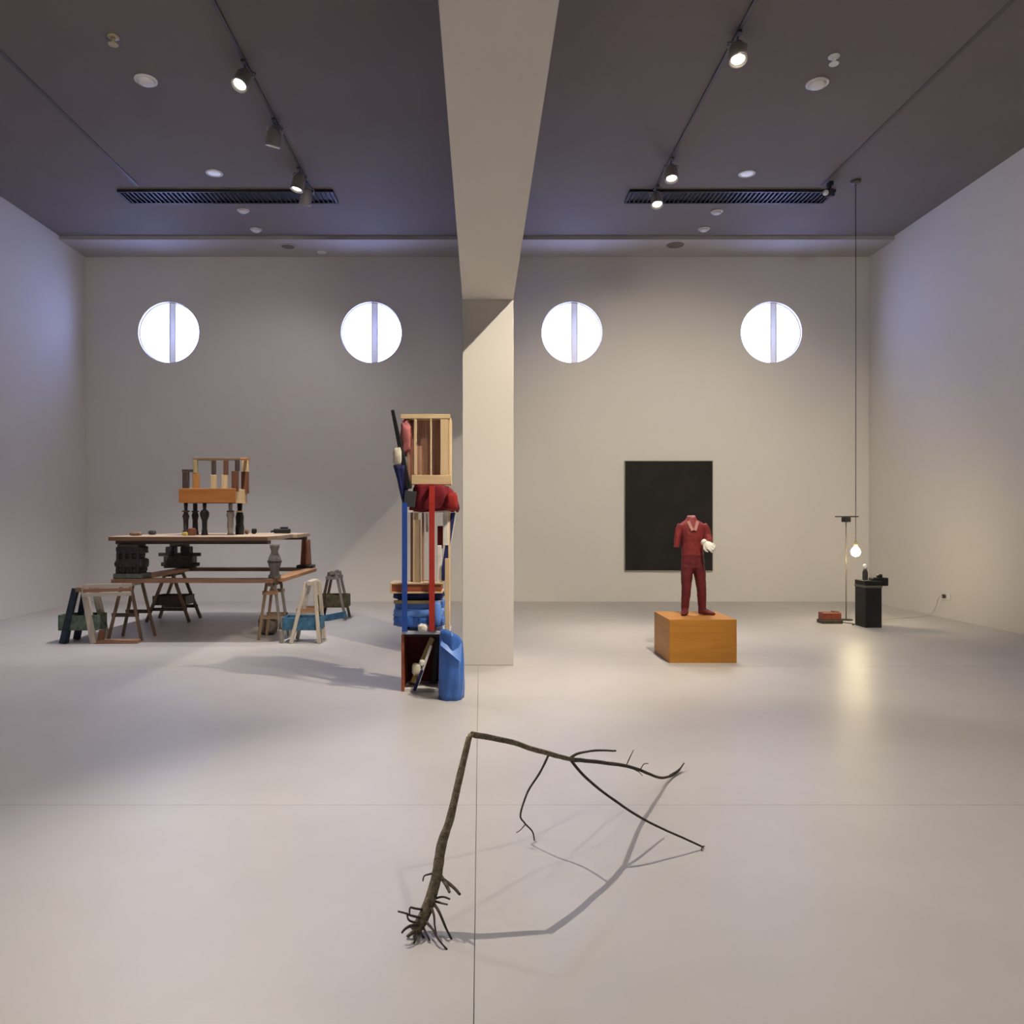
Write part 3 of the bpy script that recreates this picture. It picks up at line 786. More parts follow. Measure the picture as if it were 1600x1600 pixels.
# the strapped tower itself
TW = thing('strapped_tower', (tx(660), TY + 0.18, BZT), 'tall tower of crate, boards and cloth bundles bound with blue and red straps', 'sculpture')
tbox(MB(), 628, 703, 985.5, 990.5, -0.03, 0.36, 0.003).build('base_plate', paint('pale_plate', (0.52, 0.54, 0.62), 0.5), TW)
# blue cloth bundles
bun = [(654, 971, 82, 17, M_TARP, 1), (653, 957.5, 80, 15, M_TARPL, 2), (655, 945, 78, 13, M_TARP, 3), (653, 931.5, 80, 11, M_NAVY, 4)]
for u, v, w, h, mt, sd in bun:
    s = TY / F
    MB().puff((tx(u), TY + 0.13, tz(v)), (w * s, 0.30, h * s * 1.25), sd, 0.10, 0.5, 36, 16, 5).build('cloth_bundle', mt, TW)
m = MB(); tbox(m, 616, 689, 937.5, 942.5, -0.045, -0.02, 0.002).build('lath', M_OCHRE, TW)
m = MB(); m.puff((tx(662), TY - 0.07, tz(979)), (0.10, 0.09, 0.075), 7, 0.25, 0.7, 18, 12).build('white_lump', M_OFFW, TW, 'crumpled white lump')
MB().puff((tx(684), TY - 0.02, tz(957)), (0.075, 0.16, 0.22), 9, 0.15, 0.6, 20, 14).build('cloth_bundle', M_TARPL, TW)
# drawer-like crossboard
dr = tbox(MB(), 613, 690, 912, 924, -0.07, 0.24, 0.003).build('crossboard', M_REDBR, TW)
tbox(MB(), 611, 692, 909.5, 912, -0.08, 0.25, 0.002).build('edge_strip', M_PINEX, dr)
tbox(MB(), 611, 692, 923.5, 926, -0.08, 0.25, 0.002).build('edge_strip', M_PINEX, dr)
tbox(MB(), 611, 613.3, 912, 923.5, -0.08, 0.25, 0.002).build('edge_strip', M_PINEX, dr)
# standing boards of the middle
def tpart(nm, mt, u0, u1, v0, v1, y0, y1, lab=None, bev=0.003):
    return tbox(MB(), u0, u1, v0, v1, y0, y1, bev).build(nm, mt, TW, lab)
tpart('upright_board', M_PINE, 645.5, 658, 812, 910, -0.03, -0.005)
tpart('upright_board', M_PINKW, 641, 645, 800, 910, 0.02, 0.05)
tpart('upright_board', M_PINKW, 658.5, 662, 798, 910, 0.04, 0.07)
tpart('upright_board', M_OFFW, 692, 700.5, 798, 852, 0.00, 0.03)
tpart('upright_board', M_OFFW, 683.5, 690, 852, 910, -0.02, 0.01)
tpart('upright_board', M_OFFW, 664, 668, 798, 832, 0.10, 0.13)
tpart('upright_board', M_PINE, 695.5, 703, 872, 988, -0.06, -0.03)
tpart('upright_board', M_PINE, 700, 703, 760, 872, 0.02, 0.05)
tpart('upright_board', M_PINE, 694, 702, 850, 985, 0.20, 0.24)
tpart('upright_board', M_PINE, 643, 650, 790, 985, 0.26, 0.29)
tpart('red_block', M_CRIM, 683, 691, 822, 858, 0.05, 0.13)
MB().bar(tp(708, 799, 0.06), tp(690.5, 908, 0.03), 0.045, 0.03, 0.004, up=(0, 1, 0)).build('diagonal_slat', M_NAVY, TW)
MB().bar(tp(711, 797, 0.085), tp(697, 882, 0.065), 0.022, 0.02, 0.003, up=(0, 1, 0)).build('diagonal_slat', M_OFFW, TW)
tpart('shelf_board', M_OFFW, 637, 712, 797.5, 801, -0.02, 0.28)
# red cloth, dark panel, navy cloth
rings = []
for i in range(9):
    f = i / 8.0; v = 798.5 - 42 * f
    u0 = 637 + 9 * f; u1 = 718.5 - 3 * f - 12 * f * f
    if i in (0, 8): u0 += 2; u1 -= 3
    cx = (tx(u0) + tx(u1)) / 2; hw = (tx(u1) - tx(u0)) / 2; ring = []
    for k in range(48):
        a_ = 2 * PI * k / 48; c_, s_ = math.cos(a_), math.sin(a_)
        fold = 1 + 0.035 * math.sin(9 * a_ + 2 * f) + 0.02 * math.sin(17 * a_ - 4 * f)
        ring.append(Vector((cx + hw * math.copysign(abs(c_) ** 0.6, c_), TY + 0.10 + 0.155 * fold * math.copysign(abs(s_) ** 0.6, s_), tz(v) - 0.012 * math.sin(6 * a_) * (1 - f) - 0.02 * max(0, c_) * f)))
    rings.append(ring)
MB().loft(rings).build('red_cloth', M_CRIM, TW)
MB().puff((tx(706), TY - 0.0, tz(784)), (0.11, 0.20, 0.17), 14, 0.10, 0.6, 26, 16, 4).build('red_cloth', paint('madder_cloth', (0.30, 0.022, 0.022), 0.75, 0.25, 9, 0.25, 0.3), TW)
MB().box((tx(642), TY - 0.10, tz(780)), (0.105, 0.015, 0.145), (0, 0.12, 0), 0.003).build('dark_panel', M_SLATE, TW)
rings = []
for i in range(10):
    f = i / 9.0; v = 792 - 64 * f; u = 634.5 - 8.5 * f; w = (3.5 + 7.5 * f) * TY / F
    rings.append([Vector((tx(u) + w * (1 + .08 * math.sin(4 * a_ + 6 * f)) * math.cos(a_), TY - 0.02 + 0.09 * (0.6 + 0.4 * f) * (1 + .1 * math.sin(5 * a_)) * math.sin(a_), tz(v))) for a_ in [2 * PI * k / 28 for k in range(28)]])
MB().loft(rings).build('navy_cloth', M_NAVY, TW)
MB().puff((tx(622.5), TY - 0.07, tz(714)), (0.085, 0.10, 0.155), 21, 0.2, 0.6, 18, 12).build('cream_block', M_CREAM, TW, 'cream broken block')
# top crate
M_PINKL = wood('pinkish_crate_back', (0.42, 0.23, 0.15), (0.52, 0.31, 0.21), 'Z', 0.6)
cr = tbox(MB(), 640, 704, 651, 655, 0.0, 0.30, 0.003).build('crate', M_PINEX, TW)
def cpart(nm, mt, u0, u1, v0, v1, y0, y1):
    return tbox(MB(), u0, u1, v0, v1, y0, y1, 0.003).build(nm, mt, cr)
cpart('top_rail', M_PINEX, 626, 704, 647.5, 654.5, -0.025, -0.001)
cpart('bottom_rail', M_PINEX, 643, 705.5, 742.5, 757, -0.025, -0.001)
cpart('bottom_board', M_PINEX, 640, 704, 752, 756, 0.0, 0.30)
for u0, u1 in ((647, 651.5), (672, 675)): cpart('slat', M_PINE, u0, u1, 654.5, 742.5, -0.022, -0.002)
cpart('side_board', M_PINE, 688, 700.5, 654.5, 742.5, -0.02, 0.006)
cpart('side_board', M_PINE, 701, 704.5, 652, 757, 0.0, 0.30)
cpart('side_board', M_PINKW, 636, 639.5, 652, 757, 0.0, 0.30)
for k in range(5):
    u0 = 640 + 12.2 * k
    cpart('back_board', M_PINKL, u0, u0 + 11.8, 655, 752, 0.10, 0.115)
MB().puff((tx(634), TY + 0.06, tz(683)), (0.105, 0.2, 0.33), 31, 0.22, 0.65, 22, 16).build('pink_cloth', paint('pink_cloth', (0.42, 0.13, 0.13), 0.7, 0.3, 12), TW)
# black slanted bar
MB().bar(tp(614.5, 642, -0.05), tp(640, 764, -0.06), 0.03, 0.045, 0.004, up=(0, 1, 0), w2=0.055).build('black_bar', M_BLACK, TW)
# straps round the tower
def strap(u, v0, v1, w, mt, yf):
    m = MB()
    tbox(m, u - w / 2, u + w / 2, v0, v1, yf - 0.006, yf, 0.001)
    tbox(m, u - w / 2, u + w / 2, v1 - 1.0, v1, yf, 0.33, 0.0)
    tbox(m, u - w / 2, u + w / 2, v0, v0 + 1.0, yf, 0.33, 0.0)
    return m
strap(634, 786, 984, 8.2, M_BLUE, -0.105).build('strap', M_BLUE, TW, 'bright blue strap')
strap(676, 760, 983, 8.6, M_SCAR, -0.110).build('strap', M_SCAR, TW, 'scarlet strap')

# ------------------------------------------------------------------ trestle table sculpture at the left
M_TAN = wood('tan_board', (0.46, 0.33, 0.21), (0.58, 0.44, 0.30), 'X', 0.6)
M_EDGE = wood('reddish_plank', (0.27, 0.13, 0.07), (0.40, 0.22, 0.13), 'X', 0.6)
M_EDGEY = wood('orange_plank', (0.33, 0.16, 0.07), (0.46, 0.25, 0.12), 'Y', 0.6)
M_DKW = wood('dark_oiled_wood', (0.045, 0.030, 0.022), (0.085, 0.055, 0.04), 'Z', 0.55)
M_DKP = paint('dark_carved_wood', (0.040, 0.028, 0.030), 0.6, 0.4, 20, 0.35, 0.5)
M_DKG = paint('blackened_iron', (0.055, 0.043, 0.034), 0.55, 0.4, 25, 0.4, 0.4)
M_GREYW = wood('weathered_grey_wood', (0.16, 0.14, 0.12), (0.28, 0.25, 0.21), 'Z', 0.75)
M_PALEW = wood('bleached_wood', (0.44, 0.38, 0.30), (0.62, 0.55, 0.45), 'Z', 0.7)
M_PALEX = wood('bleached_rail', (0.44, 0.38, 0.30), (0.62, 0.55, 0.45), 'X', 0.7)
M_BRW = wood('mid_brown_wood', (0.16, 0.10, 0.06), (0.27, 0.18, 0.11), 'Z', 0.65)
M_BRX = wood('mid_brown_rail', (0.16, 0.10, 0.06), (0.27, 0.18, 0.11), 'X', 0.65)
M_GRN = paint('worn_green_paint', (0.115, 0.155, 0.105), 0.7, 0.5, 14, 0.3, 0.4)
M_GRN2 = paint('olive_paint', (0.085, 0.075, 0.035), 0.7, 0.5, 14, 0.3, 0.4)
M_BLP = paint('worn_blue_paint', (0.045, 0.13, 0.22), 0.7, 0.45, 14, 0.3, 0.4)
M_NVP = paint('dark_blue_paint', (0.020, 0.030, 0.048), 0.6, 0.4, 14)
M_ORW = wood('honey_wood', (0.36, 0.13, 0.025), (0.48, 0.20, 0.05), 'X', 0.5)
M_ORZ = wood('honey_wood_post', (0.42, 0.17, 0.035), (0.56, 0.26, 0.07), 'Z', 0.5)
M_RBW = wood('red_brown_post', (0.13, 0.045, 0.022), (0.22, 0.085, 0.04), 'Z', 0.5)
M_YEL = wood('light_yellow_wood', (0.66, 0.46, 0.22), (0.78, 0.60, 0.34), 'Z', 0.5)

AX0, AX1, AY0, AY1 = -4.80, -2.74, 9.92, 12.38
ZT = 1.37; TT = 0.06      # tabletop
ZL = 0.815; TL = 0.05     # lower planks

# trestles: A-frames with a beam, rails and a tray of their own
def trestle(cx, cy, lab, legm, beamm, w=0.46, d=0.5, h=ZL - TL, rails=(), tray=None, ang=0.0, lw=0.038, lean=0.0, beam=None):
    """two A-frames; w = spread seen from the front (x), d = length (y)"""
    t = thing('trestle', (cx, cy, 0), lab, 'trestle', 'trestles under the stacked table')
    Rz = Matrix.Rotation(ang, 3, 'Z')
    def L(x, y, z): 
        q = Rz @ Vector((x, y, 0)); return Vector((cx + q.x, cy + q.y, z))
    bw = beam or d
    MB().bar(L(lean, -bw / 2, h - 0.03), L(lean, bw / 2, h - 0.03), 0.075, 0.06, 0.006).build('beam', beamm, t)
    for sy in (-1, 1):
        yy = sy * (d / 2 - 0.05)
        for sx in (-1, 1):
            lm = legm[(sx > 0) if len(legm) > 1 else 0]
            MB().bar(L(sx * w / 2, yy + sy * 0.04, 0.004), L(lean + sx * 0.055, yy, h - 0.02), lw, lw * 0.8, 0.004, up=(0, 1, 0)).build('leg', lm, t)
        for rz_, rm in rails:
            f = rz_ / h; hw = (w / 2) * (1 - f) + 0.055 * f + 0.03
            MB().bar(L(-hw + lean * f, yy + sy * 0.025, rz_), L(hw + lean * f, yy + sy * 0.025, rz_), 0.05, 0.018, 0.003, up=(0, 1, 0)).build('rail', rm, t)
    if tray:
        x0, x1, z0, z1, tm = tray[:5]
        tr = MB().box(((x0 + x1) / 2 , cy, z0 + 0.012), (x1 - x0, d * 0.8, 0.024), bev=0.003).build('tray', tm, t)
        for sy in (-1, 1):
            MB().box(((x0 + x1) / 2, cy + sy * d * 0.4, (z0 + z1) / 2), (x1 - x0, 0.022, z1 - z0), bev=0.003).build('tray_side', tm, tr)
        for xx in (x0, x1):
            MB().box((xx, cy, (z0 + z1) / 2), (0.022, d * 0.8 - 0.024, z1 - z0), bev=0.003).build('tray_end', tm, tr)
    return t
# front left corner: a plain brown trestle, and beside it a tall one with the green tray
trestle(-4.63, 10.22, 'brown trestle with pale beam at the table\'s front left corner', (M_BRW,), M_PALEX, 0.44, 0.44, rails=((0.34, M_DKW),), ang=0.0)
t = trestle(-5.13, 9.98, 'trestle with worn green tray, leftmost of the trestles', (M_NVP, M_PALEW), M_BRX, 0.40, 0.36, 0.72, rails=(), tray=(-5.40, -4.92, 0.165, 0.36, M_GRN), lw=0.075)
for k, (z, mt) in enumerate(((0.735, M_PALEX), (0.68, M_EDGE), (0.625, M_PALEX))):
    MB().bar((-5.06, 9.80 - 0.012 * k, z), (-4.46, 9.84 - 0.012 * k, z + 0.012), 0.045, 0.022, 0.003, up=(0, 1, 0)).build('cross_rail', mt, t)
for xx, mt in ((-5.31, M_NVP), (-4.86, M_RBW)):
    MB().bar((xx, 9.83, 0.004), (xx + 0.03, 9.83, 0.17), 0.07, 0.06, 0.006, up=(0, 1, 0)).build('foot', mt, t)
# back left, with a dark shelf
trestle(-4.80, 12.05, 'brown trestle with wide dark tray at the table\'s back left corner', (M_BRW,), M_DKW, 0.66, 0.50, rails=((0.20, M_DKW),), tray=(-5.05, -4.56, 0.26, 0.40, M_DKW), lw=0.045)
# front right pair and the back right one
trestle(-2.76, 10.28, 'brown trestle with orange rails at the table\'s front right corner', (M_BRW, M_GREYW), M_BRX, 0.30, 0.40, rails=((0.62, M_EDGE), (0.30, M_BRX)), lw=0.036)
t = trestle(-2.24, 10.00, 'pale trestle with blue tray at the front right of the table', (M_PALEW, M_PALEW), M_PALEX, 0.36, 0.36, 0.80, rails=((0.42, M_EDGE),), tray=(-2.53, -2.06, 0.165, 0.325, M_BLP), lean=0.06, lw=0.045)
for xx in (-2.55, -2.06):
    MB().bar((xx, 9.86, 0.003), (xx, 9.86, 0.17), 0.05, 0.05, 0.006, up=(0, 1, 0)).build('foot', M_GREYW, t)
t = trestle(-2.33, 12.30, 'dark legged trestle with olive tray, rightmost behind the table', (M_DKW, M_GREYW), M_GREYW, 0.42, 0.40, 0.77, rails=((0.66, M_GREYW),), tray=(-2.56, -2.11, 0.19, 0.385, M_GRN2), lw=0.042)
MB().bar((-2.60, 11.95, 0.012), (-2.09, 12.02, 0.10), 0.10, 0.022, 0.003, up=(0, 1, 0)).build('blue_plank', M_BLP, label='thin blue plank leaning low under the olive tray trestle', cat='plank')
MB().box((-4.66, 9.86, 0.022), (0.56, 0.12, 0.044), (0, 0, 0.03), 0.004).build('floor_plank', M_EDGE, label='reddish plank lying on the floor before the front left trestles', cat='plank')
MB().puff((-2.93, 10.62, 0.125), (0.24, 0.24, 0.25), 41, 0.2, 0.6, 20, 14).build('rag_bundle', paint('grey_brown_cloth', (0.16, 0.135, 0.115), 0.85, 0.3, 12, 0.2, 0.5), label='grey brown bundle on the floor under the front right of table', cat='bundle')

# lower ring of planks
MB().box((-3.73, 10.03, ZL - TL / 2), (2.08, 0.21, TL), bev=0.005).build('support_plank', M_EDGE, label='reddish plank along the front, lying on the front trestles', cat='plank')
MB().box((-3.75, 12.24, ZL - TL / 2), (1.95, 0.22, TL), bev=0.005).build('support_plank', M_BRX, label='dark brown plank along the back of the stacked table', cat='plank')
MB().box((-4.69, 11.14, ZL - TL / 2), (0.20, 1.98, TL), bev=0.005).build('support_plank', M_EDGEY, label='orange plank along the left end of the stacked table', cat='plank')
MB().box((-2.68, 11.14, ZL - TL / 2), (0.20, 1.98, TL), bev=0.005).build('support_plank', M_EDGEY, label='orange plank along the right end of the stacked table', cat='plank')

# four carved blocks between planks and tabletop
ZC0, ZC1 = ZL, ZT - TT - 0.045
t = thing('carved_block', (-4.57, 10.08, ZC0), 'bulky dark carved block under the tabletop\'s front left corner', 'support')
MB().box((-4.56, 10.08, ZC0 + 0.035), (0.38, 0.30, 0.07), bev=0.012).build('base', paint('grey_green_base', (0.12, 0.135, 0.115), 0.7, 0.3, 12), t)
hs = [(0.34, 0.07), (0.38, 0.10), (0.30, 0.07), (0.36, 0.08)]; z = ZC0 + 0.07; m = MB()
rest = ZC1 - z - 0.03; tot = sum(h for _, h in hs)
for k, (w, h) in enumerate(hs):
    hh = h / tot * rest
    m.puff((-4.57 + 0.01 * (k % 2), 10.08, z + hh / 2), (w, w * 0.75, hh * 1.25), 50 + k, 0.12, 0.45, 24, 12, 4); z += hh
m.build('carved_body', M_DKP, t)
for k in range(4):
    MB().tube([(-4.70 + 0.087 * k, 9.955, ZC0 + 0.07), (-4.70 + 0.087 * k, 9.965, ZC1 - 0.06)], [0.024, 0.018], 8).build('carved_rib', M_DKP, t)
MB().box((-4.57, 10.08, ZC1 - 0.02), (0.27, 0.25, 0.04), bev=0.008).build('cap', M_DKW, t)

t = thing('machine_block', (-4.74, 12.2, ZC0), 'dark machine-like block with side arms under the tabletop\'s back left corner', 'support')
MB().box((-4.76, 12.2, ZC0 + 0.10), (0.46, 0.2, 0.20), bev=0.012).build('body', M_DKG, t)
MB().box((-4.90, 12.2, ZC0 + 0.27), (0.13, 0.18, 0.14), bev=0.012).build('cheek', M_DKP, t)
MB().box((-4.66, 12.2, ZC0 + 0.27), (0.14, 0.18, 0.14), bev=0.012).build('cheek', M_DKP, t)
MB().bar((-5.08, 12.15, ZC0 + 0.215), (-4.42, 12.15, ZC0 + 0.215), 0.055, 0.05, 0.006, up=(0, 1, 0)).build('arm', M_DKG, t)
MB().bar((-5.04, 12.15, ZC0 + 0.06), (-4.44, 12.15, ZC0 + 0.06), 0.06, 0.05, 0.006, up=(0, 1, 0)).build('arm', M_DKG, t)
MB().box((-4.77, 12.2, (ZC0 + 0.34 + ZC1) / 2), (0.25, 0.2, ZC1 - ZC0 - 0.34), bev=0.01).build('cap', M_DKG, t)

t = thing('turned_baluster', (-2.69, 10.06, ZC0), 'grey turned baluster under the tabletop\'s front right corner', 'support')
h = ZC1 - ZC0
MB().lathe((-2.69, 10.06, ZC0), [(0.08, 0), (0.08, 0.04), (0.06, 0.06), (0.056, 0.12), (0.078, 0.17), (0.088, 0.22), (0.075, 0.28), (0.048, 0.33), (0.044, 0.36), (0.06, h - 0.05), (0.066, h)], 20).build('shaft', M_GREYW, t)
MB().lathe((-2.69, 10.06, ZC0), [(0.084, 0.205), (0.095, 0.215), (0.095, 0.228), (0.084, 0.24)], 20).build('ring', M_DKW, t)

t = thing('tapered_post', (-2.76, 12.18, ZC0), 'dark brown tapered post under the tabletop\'s back right corner', 'support')
MB().box((-2.76, 12.18, ZC0 + 0.025), (0.26, 0.2, 0.05), bev=0.008).build('base', M_BLACK, t)
MB().box((-2.76, 12.18, (ZC0 + 0.05 + ZC1) / 2), (0.15, 0.15, ZC1 - ZC0 - 0.05), bev=0.01, taper=(0.75, 0.75)).build('shaft', M_RBW, t)

# tabletop of long boards on two battens
t = thing('tabletop', ((AX0 + AX1) / 2, (AY0 + AY1) / 2, ZC1), 'large tan board tabletop raised on carved supports', 'tabletop')
for yy, mt in ((10.06, M_DKW), (12.2, M_DKW)):
    MB().box((-3.75, yy, ZT - TT - 0.0225), (1.98, 0.16, 0.045), bev=0.004).build('batten', mt, t)
nb = 5; rnd = random.Random(4)
for k in range(nb):
    y0 = AY0 + (AY1 - AY0) * k / nb; y1 = AY0 + (AY1 - AY0) * (k + 1) / nb
    dx0 = 0 if k == 0 else rnd.uniform(-0.02, 0.06); dx1 = 0 if k == nb - 1 else rnd.uniform(-0.04, 0.03)
    MB().box(((AX0 + dx0 + AX1 + dx1) / 2, (y0 + y1) / 2, ZT - TT / 2 - 0.002 * (k % 2)), (AX1 + dx1 - AX0 - dx0, y1 - y0 - 0.004, TT - 0.004), bev=0.005).build('board', M_TAN, t)
MB().box((-3.77, AY0 - 0.008, ZT - TT / 2 - 0.004), (2.05, 0.014, TT * 0.86), bev=0.002).build('edge_strip', wood('brown_edge', (0.15, 0.075, 0.042), (0.26, 0.14, 0.08), 'X', 0.6), t)

# box frame with posts and rails, on four turned dark legs
CX0, CX1, CY0, CY1, CZ0, CZ1 = -4.16, -3.375, 10.60, 11.12, 1.815, 2.015
prof = {
 'slim dark turned spindle under the honey box, front left': (-4.09, 10.68, [(0.045, 0), (0.045, 0.05), (0.03, 0.07), (0.036, 0.22), (0.048, 0.26), (0.03, 0.30), (0.022, 0.36), (0.028, 0.445)], M_DKP),
 'black figure-like turned spindle under the honey box, front middle': (-3.83, 10.68, [(0.05, 0), (0.042, 0.03), (0.033, 0.10), (0.036, 0.20), (0.06, 0.26), (0.062, 0.31), (0.04, 0.34), (0.02, 0.36), (0.026, 0.40), (0.028, 0.445)], M_BLACK),
 'grey weathered turned spindle under the honey box, front right': (-3.47, 10.68, [(0.05, 0), (0.035, 0.04), (0.045, 0.12), (0.04, 0.22), (0.055, 0.27), (0.05, 0.31), (0.025, 0.34), (0.03, 0.445)], M_GREYW),
 'thick black turned spindle under the honey box, back right': (-3.45, 11.03, [(0.06, 0), (0.062, 0.10), (0.052, 0.15), (0.058, 0.25), (0.045, 0.31), (0.03, 0.34), (0.036, 0.445)], M_BLACK),
 'plain dark turned spindle under the honey box, back left': (-4.09, 11.03, [(0.05, 0), (0.04, 0.05), (0.036, 0.2), (0.05, 0.27), (0.03, 0.33), (0.03, 0.445)], M_DKP),
}
for lab, (xx, yy, pf, mt) in prof.items():
    t = thing('turned_spindle', (xx, yy, ZT), lab, 'spindle', 'turned spindles under the honey box')
    MB().lathe((xx, yy, ZT), pf, 18).build('shaft', mt, t)
    MB().lathe((xx, yy, ZT), [(0.043, 0.318), (0.052, 0.325), (0.052, 0.333), (0.043, 0.34)], 18).build('collar', M_YEL if yy > 11 and xx > -4 else M_DKW, t)
t = thing('box_frame', ((CX0 + CX1) / 2, (CY0 + CY1) / 2, CZ0), 'honey-coloured wooden box with posts and top rails, standing on turned spindles', 'box')
cw = 0.03; cz = (CZ0 + CZ1) / 2; ch = CZ1 - CZ0
MB().box(((CX0 + CX1) / 2, CY0 + cw / 2, cz), (CX1 - CX0, cw, ch), bev=0.006).build('apron', M_ORW, t)
MB().box(((CX0 + CX1) / 2, CY1 - cw / 2, cz), (CX1 - CX0, cw, ch), bev=0.006).build('apron', M_ORW, t)
MB().box((CX0 + cw / 2, (CY0 + CY1) / 2, cz), (cw, CY1 - CY0 - 2 * cw, ch), bev=0.004).build('apron', M_ORW, t)
MB().box((CX1 - cw / 2, (CY0 + CY1) / 2, cz), (cw, CY1 - CY0 - 2 * cw, ch), bev=0.004).build('apron', M_YEL, t)
MB().box(((CX0 + CX1) / 2, (CY0 + CY1) / 2, CZ0 + 0.012), (CX1 - CX0 - 2 * cw, CY1 - CY0 - 2 * cw, 0.022)).build('bottom_board', M_BRX, t)
def post(u, v0, v1, w, Y, mt, nm='post'):
    MB().box((ux(u, Y), Y, (vz(v0, Y) + vz(v1, Y)) / 2), (w * Y / F, 0.06, vz(v0, Y) - vz(v1, Y)), bev=0.006).build(nm, mt, t)
YA, YC = 10.66, 11.06
post(290.5, 737, 768, 9, YA, M_DKW)
post(306.5, 740, 768, 9, YA, M_ORZ); post(305.5, 719, 740, 6, YA, M_OCHRE)
post(334, 719, 742, 5.5, YC, M_DKW); post(334, 742, 771, 8, YC, M_YEL)
post(353, 719, 742, 6, YA, M_RBW); post(351, 742, 768, 9, YA, M_YEL)
post(367.5, 736, 768, 10, YA, M_RBW); post(371, 719, 736, 6, YA, M_DKW)
post(383, 737, 771, 11, YC, M_RBW); post(383.5, 719, 737, 10, YC, M_YEL)
for (u0, v0, Y0), (u1, v1, Y1), mt in (((302, 717, YA), (375, 717, YA), M_BRX), ((330, 717.5, YC), (390, 717.5, YC), M_ORW), ((285, 735.5, YA), (306, 735.5, YA), M_DKW), ((303.5, 717, YA), (331.5, 718, YC), M_OCHRE), ((373, 717, YA), (385, 717.5, YC), M_ORW)):
    MB().bar(px(u0, v0, Y0), px(u1, v1, Y1), 0.045, 0.035, 0.005).build('top_rail', mt, t)

# small things lying on the tabletop
def lump(nm, u, Y, s, mt, lab, cat, seed, ex=0.6):
    MB().puff((ux(u, Y), Y, ZT + s[2] / 2 * 0.97), s, seed, 0.16, ex, 16, 10).build(nm, mt, label=lab, cat=cat)
lump('dark_lump', 238, 10.9, (0.10, 0.08, 0.06), M_SLATE, 'small grey lump alone at the left of the tan tabletop', 'lump', 61)
lump('brown_lump', 212, 10.25, (0.16, 0.10, 0.05), M_BRW, 'flat brown lump at the tan tabletop\'s front left corner', 'lump', 62)
lump('red_block', 300, 10.35, (0.10, 0.08, 0.10), M_RBW, 'small red-brown block before the slim front left spindle', 'block', 63, 0.35)
lump('yellow_lump', 289, 10.15, (0.07, 0.06, 0.05), paint('yellow_resin', (0.55, 0.46, 0.10), 0.5, 0.2, 20), 'small yellow lump at the tan tabletop\'s front edge', 'lump', 64)
lump('dark_nugget', 386, 11.35, (0.06, 0.06, 0.07), M_BRW, 'tiny brown nugget right of the turned spindles', 'lump', 65)
lump('black_nugget', 397, 11.45, (0.07, 0.07, 0.08), M_BLACK, 'tiny black nugget right of the brown one on tabletop', 'lump', 66)
t = thing('black_tool', (ux(440, 11.9), 11.9, ZT), 'flat black tool lying at the right of the tan tabletop', 'tool')
MB().box((ux(441, 11.9), 11.9, ZT + 0.035), (0.25, 0.10, 0.07), bev=0.012).build('tool_body', M_BLACK, t)
MB().box((ux(444, 11.9), 11.9, ZT + 0.085), (0.12, 0.07, 0.03), bev=0.01).build('tool_knob', M_BLACK, t)
MB().tube([(ux(430, 11.9), 11.88, ZT + 0.05), (ux(424, 11.9), 11.86, ZT + 0.02)], 0.014, 8).build('tool_handle', M_BLACK, t)

# ------------------------------------------------------------------ light bulb installation at the right
NX0, NX1, NY0, NY1, NZ = ux(1352, 11.23), ux(1378, 11.23), 11.23, 11.54, 0.685
nx, ny = (NX0 + NX1) / 2, (NY0 + NY1) / 2
M_BLK2 = paint('black_plinth_paint', (0.010, 0.010, 0.011), 0.5, 0.2, 6)
t = thing('black_pedestal', (nx, ny, 0), 'narrow black pedestal carrying a small device, by the hanging bulb', 'pedestal')
MB().box((nx, ny, NZ / 2 - 0.05), (NX1 - NX0, NY1 - NY0, NZ - 0.1), bev=0.006).build('body', M_BLK2, t)
MB().box((nx, ny, NZ - 0.085), (NX1 - NX0 + 0.012, NY1 - NY0 + 0.012, 0.035), bev=0.004).build('band', paint('dull_grey_band', (0.085, 0.08, 0.07), 0.5), t)
MB().box((nx, ny, NZ - 0.0325), (NX1 - NX0 + 0.006, NY1 - NY0 + 0.006, 0.065), bev=0.006).build('lid', M_BLK2, t)
t = thing('black_device', (NX1, ny, NZ), 'flat black device with knob jutting over the pedestal\'s right edge', 'device')
MB().box((NX1 + 0.02, ny - 0.02, NZ + 0.02), (0.225, 0.14, 0.04), bev=0.008).build('tray', M_BLACK, t)
MB().box((NX1 + 0.085, ny - 0.02, NZ - 0.03), (0.10, 0.14, 0.10), bev=0.01).build('housing', M_BLACK, t)
MB().lathe((NX1 + 0.035, ny - 0.02, NZ + 0.04), [(0.04, 0), (0.04, 0.04), (0.03, 0.05), (0.0001, 0.052)], 16).build('knob', M_BLACK, t)
px_ = NX0 + 0.06
t = thing('small_bottle', (px_, ny - 0.03, NZ), 'small dark bottle with a white top on the black pedestal', 'bottle')
MB().lathe((px_, ny - 0.03, NZ), [(0.036, 0), (0.038, 0.01), (0.038, 0.12), (0.026, 0.15), (0.022, 0.165)], 18).build('flask', paint('smoked_bakelite', (0.045, 0.04, 0.038), 0.35), t)
MB().lathe((px_, ny - 0.03, NZ), [(0.026, 0.163), (0.027, 0.215), (0.018, 0.235), (0.0001, 0.238)], 18).build('cap', M_WHPL, t)
MB().lathe((NX0 + 0.055, ny - 0.115, NZ + 0.0005), [(0.034, 0), (0.036, 0.006), (0.03, 0.008), (0.0001, 0.008)], 18).build('metal_disc', M_LAMPB, label='small shiny metal disc lying at the pedestal\'s front edge', cat='disc')

